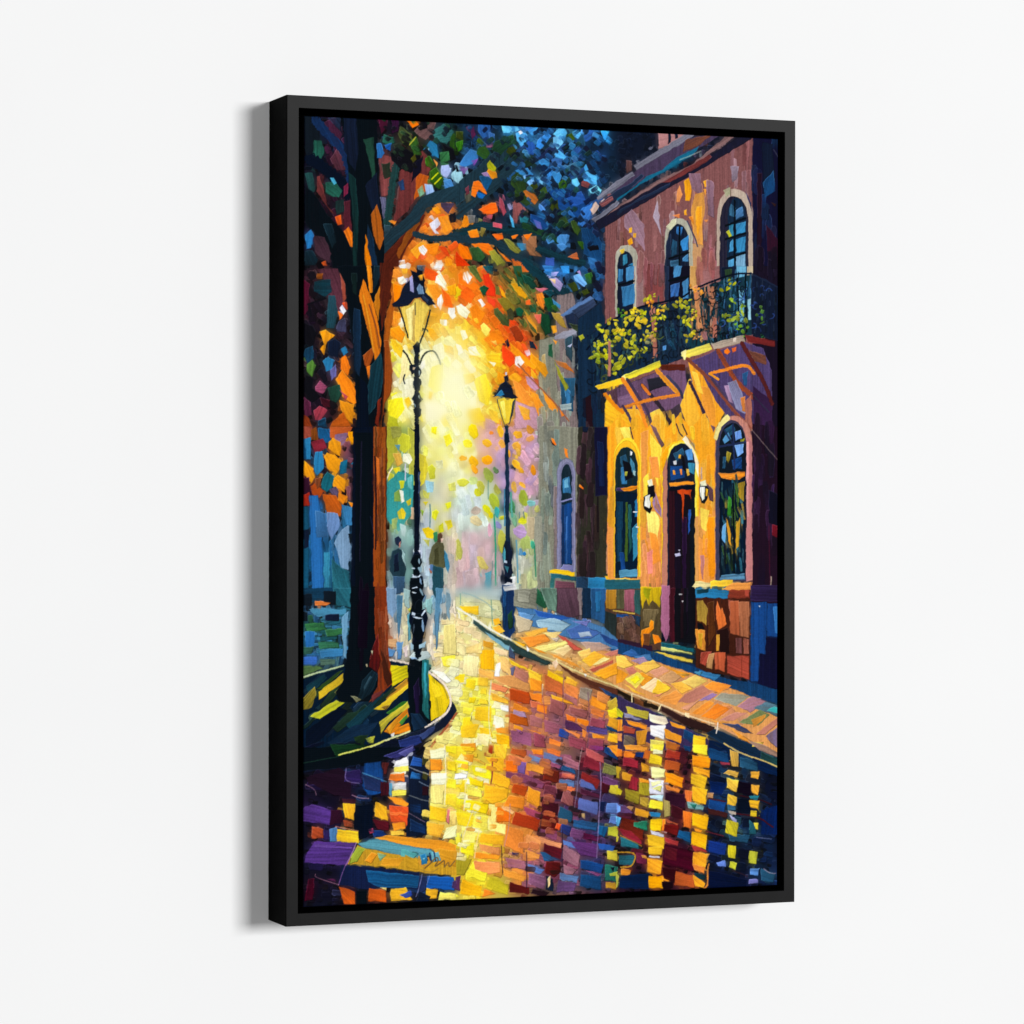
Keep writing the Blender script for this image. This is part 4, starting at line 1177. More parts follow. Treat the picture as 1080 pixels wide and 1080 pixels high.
D3 = '''
T 650 450
P fa2 -8,0 66,0 66,103 15,105 -8,100
p fa2 -6,2 2,-8 8,0 14,-9 20,1 28,-8 34,0 42,-9 50,1 58,-8 66,0 66,48 -6,46
p e94 -6,46 66,46 66,104 15,105 -6,101
s fa2 30 22 4 90 -4,30 64,30 64,60 -4,60
s fb2 12 14 3 90 -6,-7 64,-7 64,8 -6,8
s fb3 26 20 4 90 16,0 30,0 62,2 64,60 18,60
s f92 40 22 4 90 16,20 30,20 64,20 64,100 18,104
s d85 30 18 3 90 16,60 30,60 64,60 64,102 18,104
p fc4 -1,0 3,0 4,8 0,12
p fe6 2,0 9,0 10,8 5,8
p e94 16,4 21,2 20,50 17,40
p fe7 20,56 26,57 29,62 27,78 24,72 21,70
p fd4 18,34 21,31 22,44 20,52 18,46
p fd4 22,4 30,14 28,40 24,30
p f94 22,20 28,20 29,34 24,34
p 756 22,-2 26,0 32,12 30,14 26,6
p f93 22,70 27,72 30,90 24,92
p e87 20,84 24,82 24,98 21,98
p f91 60,60 66,60 66,100 62,100
p fd5 56,54 62,56 60,70 57,68
p 756 63,-2 66,0 65,4
l 434 .9 9,0 11,8
l 435 .9 40,-2 42,4 44,6
l 434 1 44,-2 47,5
l 657 .8 46,6 52,12 55,24
a fd3 -2 16 7 22 100
a fb2 -2 15 9 24 100
a 134 -1 14 13 26 101
p 257 2,20 6,18 8,24 4,28
p 37a 3,27 7,26 7,38 3,38
p 112 4,22 9,24 11,34 6,36
p 48a 9,20 12,24 13,33 10,30
p fff 9,16 10.5,17 10,19 9,19
p aa3 5.5,30 7.5,30 7,33 5.5,33
p 9bb 11,29 13,30 12.5,33 11,32
p 436 0,41 5,40 5,43 0,43
p e81 3,41 14,39 14,41 10,43 5,43
p 024 -1,44 14,44 14,98 -1,98
p 146 0,50 4,50 4,90 0,90
p 572 6,50 7.5,50 7.5,90 5.5,90
p 266 8,52 10,52 10,80 8,86
p 38a 10.5,68 14,64 14,85 11,90
p 27a 12,50 14,48 14,60 12,60
p eee 11,56.5 14,56.5 14,57.2 11,57.2
p eee 13,66.5 15,66.5 15,67.2 13,67.2
p 148 2,84 5,84 6,96 3,96
p 59b 2,96 14,95 14,100 2,101
p fc3 -1,101 16,102 15,105 -1,104
p fe7 2,101.5 8,102 8,103 2,103
a fc2 30 55 9 25 105
a fe5 32 54 10 25 105
p fec 44,8 46,6 51,14 55,24 55,34 52,26 48,16
p fa1 30,18 33,14 36,11 34,20 31,30
p b76 31,30 34,20 35,103 35,112 30,112 31,70
a 124 34 52.5 11 25 112
p 257 38,18 44,14 46,18 40,24
p 59d 46,16 50,14 51.5,22 48,22
p 38a 48,24 52,24 52,32 48,30
p 148 36,26 46,26 46,34 36,36
p 112 43,18 46,20 46,30 44,28
p ea2 41.5,18.5 43,18.5 43,21 41.5,21
p eee 38,23 40,22.5 40,25 38.5,25
p e92 37.5,29 39,29 39.5,32 38,32
p f83 42,28 43.5,28 44,32 43,32
p da3 46.5,28 48,28 49,32 47.5,33
p f92 35,37.5 51,36 52,38 36,40
p 013 35,40 52,38.5 52,42 35,43
p 212 35,42 52.5,42 52.5,112 35,112
p 412 35,43 39,43 39,112 35,112
p 213 39,45 43,45 43,112 39,112
p 314 44,60 47,60 47,112 44,112
p 123 49,46 52,46 52,112 49,112
p c41 40.5,42 50,42 49.5,43.5 49.8,50 48.6,45 45.4,44.5 44.8,64 44.2,60 43.6,45 41,44
p 25a 48,55 50,55 49,70 48,72
p cce 39,85 42,84 43,86 40,87
p ccd 41,82 42.5,82 42,83.2
p d95 52.5,60 55,60 55,103 52.5,103
p b77 56,86 59,86 58,102 57,102
p b98 56.5,27 57.5,27 57.5,35 56.5,35
p 97a 25,42 30,55 30.5,61 26,56 24,50
p a76 25,44 29,54 29,58 26,54
p eeb 21,37 23,36 24,40 22,41
p 323 22,40 25,40 25,45 23,46
p eed 19,47 22,45 23,50 22,54 19,52
p fa1 22,47 24,46 24,53 22,54
p 344 21,55 23,55 22,57.5
p 645 60,37 65,42 65,50 62,49 61,42
p eeb 56,37 59,36 60,39 59,42 59,48 57,50 56,45
p 995 57,40 59,40 59,44 57,44
p fa1 60,41 61.5,42 61.5,46 60,45
p 112 20.6,39 25.6,39 25.6,46 24,48 24,55 22,58 18.4,55 18,47 20.6,45
p ffe 19,46.5 22,45 22.6,50 22,54.5 19,52.5
p fb2 22.6,47 24,46.5 24,53 22.8,54
p eec 20.6,36 23.4,35 24.6,39 21.4,40
p 123 55.4,38 60.6,39 61.8,42 61,47 59,51 56.5,51 55.4,46
p ffe 56,40 58.8,40 58.6,48 57,49.5 56,45.5
p fb2 59.4,41 61,42 60.8,46 59.4,46
p eec 55.6,36.6 59.4,35.6 60.2,39 56,39.6
a c87 66 91 -8 10 103
a 446 66.5 87 -5 12 103
p ed8 65,7 67,0 71,-6 74,-9 76,-6 70,0 67,9
a 123 69 86.5 -3 13 100
p 257 72,2 78,-2 80,2 74,8
p 59c 71,8 75,3 77,8 72,11
p 7af 79,3 83,2 84,7 80,9
p 7ae 79,12 85,11 85,17 81,20
p 992 83,8 86,7 85,11 83,11
p 982 74,16 77,17 75,24 73,22
p 257 71,20 73,20 73,28 71,28
p 148 77,22 84,20 84,28 78,28
l 236 1.5 69,13 86,10
l 236 1.4 78,-2 79,28
l 236 1.2 72,2 78,11
p e82 68,31 86,30 86,33 80,36 70,34
p f92 72,32 86,31 86,33 76,34
p 024 69,36 86,35 86,99 70,99
s 256 22 12 1.6 85 70,38 85,38 85,96 70,96
s 472 18 12 1.8 80 71,40 84,40 84,90 72,96
s b82 14 10 1.6 75 72,48 85,40 84,94 73,94
s 38a 12 9 1.6 85 70,38 85,38 84,94 71,96
s 012 16 12 1.4 85 70,38 85,38 84,94 71,96
p a82 81,38 86,36 85,50 82,47
p 382 75,46 77,48 77,60 74,58
p c92 80,66 83,60 82,80 80,82
p 6ad 71,66 73,64 73,78 70,74
p d92 73,60 76,68 77,80 75,76
l 012 1.2 78,38 79,98
p 58a 70,99 86,98 86,102 69,102
p b77 87,5 91,10 91,102 87,103
p d99 87,10 88.5,10 88.5,60 87,60
p ed9 51,107 53,103 63,104 63,107
p fc3 63,103 78,102 78,106 63,107
p e94 78,104 90,104 90,109 70,109
p 313 91,-2 112,0 112,118 91,118
s 425 14 22 4 90 92,0 106,8 106,106 92,106
s 213 12 22 4 90 92,0 106,8 106,106 92,106
p 113 102,42 108,45 108,66 102,64
p 712 104,65 108,66 108,74 104,72
l a98 .8 90,1 102,15 108,22
l 613 .8 102,66 103,106
p 987 103,100 104,100 104,107 103,107
T 650 620
p 643 -8,0 30,0 30,44 -8,36
p 267 -8,-6 16,-6 16,0 -8,1
p 664 0,1 5,1 5,14 0,14
p a72 -7,1 0,1 0,14 -7,14
p 956 5,1 12,1 12,16 5,15
p 366 12,1 16,1 16,18 12,16
l ca4 .9 -2,15 5,16 12,17
p 148 0,17 12,18 12,21 0,19
p 344 -8,15 0,18 0,34 -8,34
s 754 14 9 4 80 0,22 15,22 15,36 0,34
p 424 0,34 24,38 24,42 0,38
p 246 12,18 16,19 16,26 13,24
p 653 16,0 30,0 30,36 16,38
p 764 18,14 28,14 26,26 18,26
p ca1 16,-1 30,-1 29,13 26,10 24,8 22,12 20,7 17,14
p 991 18,0 23,0 22,8 19,6
p e81 17,28 22,26 23,21 25,22 25,27 20,33 17,40 16,34
p 742 18,30 23,30 22,38 18,38
p f81 24,31 28,32 30,36 26,37
p 013 30,30 33,28 34,35 30,36
p a68 30,-2 35.5,-2 35.5,30 33,36 30,28
p 512 35.5,0 39,0 39,36 35.5,36
p 112 39,0 53,0 53,37 39,36
p 312 43,0 45,0 45,34 43,34
p 213 47,0 48,0 48,30 47,32
p ddd 41.5,4 44,4 44,5 42,5
p ccc 43.5,8.5 44.7,8.5 44.5,10
p 167 30,36 52,40 52,43 30,39
p dd7 30,39 51,43 51,44.5 30,41
p 135 24,41 52,45 52,47 24,43
p ec4 23,42 35,44 40,45 51,48 51,50 35,46 23,44
p 136 24,45 53,51 53,56 24,50
p 521 53,6 89.5,7 89.5,61 53,54
p 27a 53,0 75,1 75,7 53,6
p 145 54,1 62,0 62,3 54,4
p 832 75,1 89.5,1 89.5,7 75,7
p a43 86,1 89,1 89,6 86,6
p a83 54,8 58,8 61,14 60,25 57,22 54,22
p e93 53,27 59,28 60,42 54,40
p c92 55,30 58,30 57,40 55,38
p 112 54,23 57,23 59,27 55,28
p 631 61,10 65,8 67,30 61,40
p 311 67,28 75,26 76,44 70,44
p 843 75,8 78,8 77,30
p e73 67,8 70,15 71,13 74,24 68,28 67,18
p ea3 67,31 69,31 69,42 67,42
p a53 76,9 82,8 83,32 76,30
p a64 82,9 89,9 89,33 83,32
p 744 80,33 84,33 84,44 80,43
p 954 85,33 89,34 89,44 85,44
p a43 57,43 64,42 60,52 56,50
p b85 62,44 66,43 64,54 60,53
p b53 66,43 73,43 73,56 66,54
p a43 74,45 89,45 89,61 74,57
l 832 .8 84,46 84,58
p 325 90,-2 112,-2 112,9 90,8
p 148 90,9 101,9 100,44 96,44 95,63 90,62
p 148 101,10 112,10 112,32 101,32
p 114 96,44 100,44 100,33 112,33 112,68 95,64
p 37b 105,12 108,12 108,30 106,30
p cde 95,11.5 96.5,11.5 96.2,13
p 147 -14,30 0,36 24,42 53,53 72,60 90,63 112,69 112,78 80,70 50,60 0,46
p 37a 56,55 70,58 66,62 54,57
p 48a 52,56 58,56 56,59
p d95 -14,40 0,44 30,50 60,60 90,72 112,82 112,112 90,102 68,92 47,85 0,66 -14,56
s c86 16 9 5 -25 2,46 30,50 80,70 90,92 60,86
p 36a 4,44 10,41 18,46 10,46
p 47a 12,46 22,44 24,48 18,48
p a8a 10,48 18,46 22,49 16,51
p fc5 0,46 4,45 12,51 5,54 0,52
p e92 0,54 3,55 8,58 4,63 0,64
p c76 6,54 11,52 14,56 9,58
p fc5 12,52 24,48 30,52 20,57
p d97 22,56 31,52 35,55 27,60
p e92 10,58 18,56 25,60 18,66
p ed5 6,61 14,56 19,60 13,67
p fe2 9,61 13,58 16,61 12,64
p fda 16,66 26,60 31,62 24,70
p fc3 28,61 37,67 30,72 24,70
p c96 29,60 37,55 44,59 36,65
p fb3 5,64 14,69 21,72 12,70
p d86 24,72 32,70 37,67 28,73
p fb4 36,64 44,62 51,67 44,71
p ec6 44,62 53,58 61,62 52,67
p e92 31,51 43,56 50,57 45,60
p b83 40,57 46,57 50,58 46,59
p f93 58,66 65,62 77,65 69,70
p b76 41,76 46,71 58,65 64,69 50,77
p e94 27,75 40,68 44,72 40,78
p d97 43,80 50,77 57,74 48,82
p 97a 55,75 64,70 68,71 62,75
p 998 65,74 71,70 90,72 80,79
p a78 81,79 91,72 101,76 90,83
p 578 92,80 100,76 108,78 108,86
p 3aa 101,82 106,79 109,80 109,84
p f93 50,84 62,75 66,77 57,85
p f82 57,86 68,77 76,81 66,88
p d85 70,77 78,80 76,81
p c87 69,88 80,83 88,83 80,88 74,89
p e93 60,87 68,89 76,90 70,91
p 785 82,90 96,81 103,85 95,92
p c83 90,88 100,84 100,87 92,93
p b76 93,98 108,86 109,90 100,98
p 768 100,99 109,92 109,108 104,104
p 347 70,90 82,91 92,97 86,97
p 321 0,67 15,75 28,79 30,82 12,77 0,70
p 742 12,73 18,76 18,79 12,77
p 422 30,79 46,86 66,93 66,98 46,92 30,82
p 135 66,94 90,104 112,116 112,122 80,110 60,97
p 355 -2,71 12,78 30,84 46,93 60,99 58,101 44,95 28,86 0,74
l fda 1.2 -1,65.5 14,72 28,77 47,85 66,91
l d96 1 66,91 90,103 109,113
l fed .9 68,90 67,97
l eda .9 10.5,71 10.5,76
l eda .9 30,78 28,82
p fda 46,83 49,84 49,87 46,86
p e93 76,93 90,102 90,104 82,100
p db4 92,103 99,103 96,107 91,106
p ca3 60,100 72,107 68,108 60,103
p 436 0,72 24,82 44,92 60,100 70,108 0,109
s b73 10 8 4 15 2,80 44,98 44,108 2,108
p cc2 0,80 5,83 4,87 0,86
p f92 0,88 4,88 4,95 0,96
p e95 0,97 4,97 4,103 0,102
p cb3 6,79 22,83 21,88 14,86 8,84
p 88a 5,83 18,88 14,89 6,86
p f92 6,88 21,92 20,95 8,91
p a43 5,92 13,94 12,98 5,97
p 765 5,98 13,100 12,107 5,106
p c82 13,96 21,95 20,104 14,106
p fec 22,84 33,86 35,90 32,92 22,89
p fff 23,92 33,92 32,102 23,98
p fe6 23,101 32,103 31,109 23,109
p e92 36,89 46,93 46,95 37,92
p e92 32,94 44,99 43,104 33,100
p 147 45,94 53,98 50,104 45,100
p b62 33,102 43,105 42,109 33,108
p fc2 52,98 60,100 60,106 51,106
p fd4 51,106 60,107 60,110 51,109
p 025 62,101 108,118 108,126 62,110
T 480 620
P fe8 -12,6 30,8 38,60 36,109 -12,109
P c75 36,40 60,52 109,76 109,112 36,109
s fda 26 7 5 15 0,20 20,24 24,60 0,60
s 856 34 8 5 12 40,60 100,80 104,106 40,106
s d84 26 8 4 12 38,48 104,78 104,100 38,96
p abb 0,0 32,0 30,8 20,10 0,6
p cc9 0,6 30,8 34,22 10,18 0,12
s dda 14 8 4 10 0,6 30,9 30,24 4,16
b 14,2 30 10 4
l 9bb .8 5,3 12,5 20,9 26,15
l 587 .8 24,8 25,24
l 6a9 .7 3.5,4 3.5,11
p 887 39,1 54,0 55,15 39,12
p 998 42,2 50,2 50,10 42,9
p 264 55,0 58,4 62,12 60,14 54,10
p 687 57,0 68,0 68,16 62,14
p 645 68,0 82,0 84,18 76,21 68,16
p 877 82,0 85,0 85,18 83,18
p 135 85,0 91,0 91,20 85,20
p 258 91,0 101,0 100,24 91,20
p 269 94,2 98,2 97,16 94,16
p 47a 40,12 52,14 70,18 88,22 100,26 109,34 109,42 90,38 60,28 46,24
p 69c 42,16 54,18 50,22 44,20
p 25a 52,14 64,17 78,20 70,22 56,19
p 9bc 54,22 66,20 78,24 70,30 56,26
p 46a 74,28 84,24 98,30 90,34 78,34
p abc 82,30 90,29 92,32 84,33
p 77b 78,22 90,22 88,26
p 248 96,30 109,35 109,40 100,36
p cb9 40,18 52,22 50,28 42,30
p fb4 46,30 62,26 62,29 50,33
p fd8 58,30 72,29 66,34
p cba 64,33 70,33 68,36
p f93 43,33 60,31 64,35 50,40
p c54 68,31 74,33 86,42 80,42
p fe8 52,40 74,35 76,37 60,43
p fd9 64,42 76,38 78,41 72,45
p b98 84,36 96,36 105,40 90,43
p e93 62,43 80,50 84,54 70,48
p fc6 82,43 90,40 91,44 84,46
p fb3 85,48 93,42 104,47 90,52
p fe9 92,51 100,46 104,47 96,51
p b54 90,54 106,48 106,50 92,56
p fa2 92,57 108,50 109,58 100,61
p c76 100,44 109,41 109,45 104,46
p fb2 39,35 48,38 46,40 41,38
p f92 50,39 58,42 62,44 56,43
p d94 84,52 90,56 86,57
p 136 31,-2 39,-2 40,28 36,35 32,30
p 147 32,0 34,0 34,26 33,27
p 253 35,18 38,14 39,26 36,28
p ccc 32,-1 40,-2 41,1 33,2
p fb2 25,21 29,20 31,24 26,25
p fb3 25,26 30,25 33,29 28,31
p fc2 3,12 16,12 16,18 5,16
p 355 12,21 22,28 32,34 38,36 48,42 64,50 62,52 46,46 34,40 22,32 12,24
p 7ab 20,29 32,36 40,42 36,42 24,34
l eed 1.2 1,13 12,20 24,28 38,35
l dc8 1 38,35 49,42 68,49 86,58 109,66
p 632 68,50 86,60 109,68 109,74 90,66 74,56
p 247 96,66 109,72 109,75 100,70
p fff 48,39 50,41 49,43 48,42
p eca 65,50 68,48 69,51 67,54
p fff 86,57 88,58 87,60
p 457 36,38 40,44 40,48 36,46
s ffd 16 8 6 8 0,50 26,56 32,104 0,104
s fe4 20 8 6 8 0,60 26,62 34,104 0,104
p d92 19,35 26,37 25,41 19,39
p fda 26,39 36,42 35,46 26,43
p fc7 26,44 36,47 38,60 28,52
p fb5 16,54 26,56 26,62 16,60
p fb1 17,42 26,41 26,55 17,54
p fff 27,51 30,50 30,60 26,59
p fd8 7,40 18,36 18,44 8,44
p fea 0,37 7,38 7,45 0,45
p fea 6,45 16,46 15,60 5,58
p fd2 0,57 7,58 6,63 0,64
p fd2 8,61 14,62 13,68 7,66
p fc3 15,60 22,60 22,66 15,65
p d95 24,60 38,58 50,64 50,69 36,66
p e85 24,63 36,67 34,70 24,68
p b41 36,67 50,70 50,78 37,75
p fb3 24,70 36,75 36,78 25,75
p fc2 36,47 48,54 50,56 38,51
p b76 40,52 49,57 49,64 40,60
p 668 37,53 40,52 39,59 37,58
p fc3 49,54 58,58 58,63 50,60
p f92 50,60 58,62 58,70 50,68
p fd9 58,64 59,64 59,72 58,72
p f82 50,70 58,71 58,77 51,74
p c63 60,58 72,62 72,72 60,68
p fc1 62,55 73,60 72,64 62,59
p fb3 75,59 82,63 81,66 74,63
p e84 74,64 82,67 82,75 74,70
p a66 73,70 82,75 82,79 73,75
p fa2 64,71 78,76 80,78 66,75
p 955 64,73 75,78 72,86 63,83
p 987 84,66 92,68 90,76 83,73
p f92 92,72 101,78 100,82 91,78
p d84 95,69 104,72 102,78 95,75
p c64 50,75 60,78 62,82 51,80
p e82 39,77 48,80 50,83 38,82
p a8a 39,81 47,83 48,87 39,85
p b51 37,84 48,87 49,93 36,90
p a66 50,85 59,87 58,94 50,92
p 956 60,88 72,92 70,98 60,96
p 955 76,79 89,82 88,88 77,84
p f82 55,78 62,79 61,84 55,82
p f81 82,87 90,89 89,93 82,90
p e72 74,84 81,87 80,90 75,88
p 636 74,88 82,91 88,96 74,95
p d73 91,80 100,83 99,87 91,84
p 945 91,86 101,89 100,94 90,92
p 548 88,92 102,94 102,98 88,96
p f92 92,97 100,99 100,101 92,100
p e92 39,91 46,94 45,96 39,94
p 957 37,95 51,97 51,106 38,102
p 958 40,94 46,97 44,98
p e83 47,94 58,97 57,98
p 249 70,94 76,97 76,101 69,99
p e84 72,94 84,98 83,101
p 945 53,97 60,99 61,107 53,106
p f83 63,100 71,103 70,106 63,104
p 945 76,99 88,102 88,109 77,106
p e83 85,94 88,96 87,100 85,99
p 945 90,100 100,102 99,109 89,108
p ca3 102,76 108,73 109,80 103,82
p fd2 102,82 108,80 109,87 103,86
p d92 103,87 109,88 109,95 102,92
p 147 101,92 109,95 109,97 102,95
p fb2 103,97 109,98 109,104 102,102
p fff 30,78 36,79 36,83 31,82
p ffd 26,85 32,87 33,92 27,95
p fc2 14,80 24,79 24,90 13,88
p fe4 5,80 12,80 10,85 5,84
p fd1 9,73 14,73 13,77 9,77
p fd3 16,74 22,75 22,78 15,78
p fd3 17,67 21,67 21,72 17,71
p fd2 5,87 10,86 12,92 5,95
p fc2 4,92 16,91 13,100 4,100
p fc2 16,93 24,94 25,100 17,98
p fea 15,97 23,98 22,106 15,104
p f92 27,94 36,93 36,98 28,97
p fb1 27,98 36,99 36,106 28,104
p e92 4,104 14,104 14,109 3,107
l fff .8 24,62 22,84 24,104
l 433 .7 11,86 10.5,89
l 943 .8 37,75 36,92 37,106
l a56 .7 58,64 60,84 60,96
l 746 .7 73,58 72,74 73,92
l 746 .7 89,70 90,84 89,106
'''
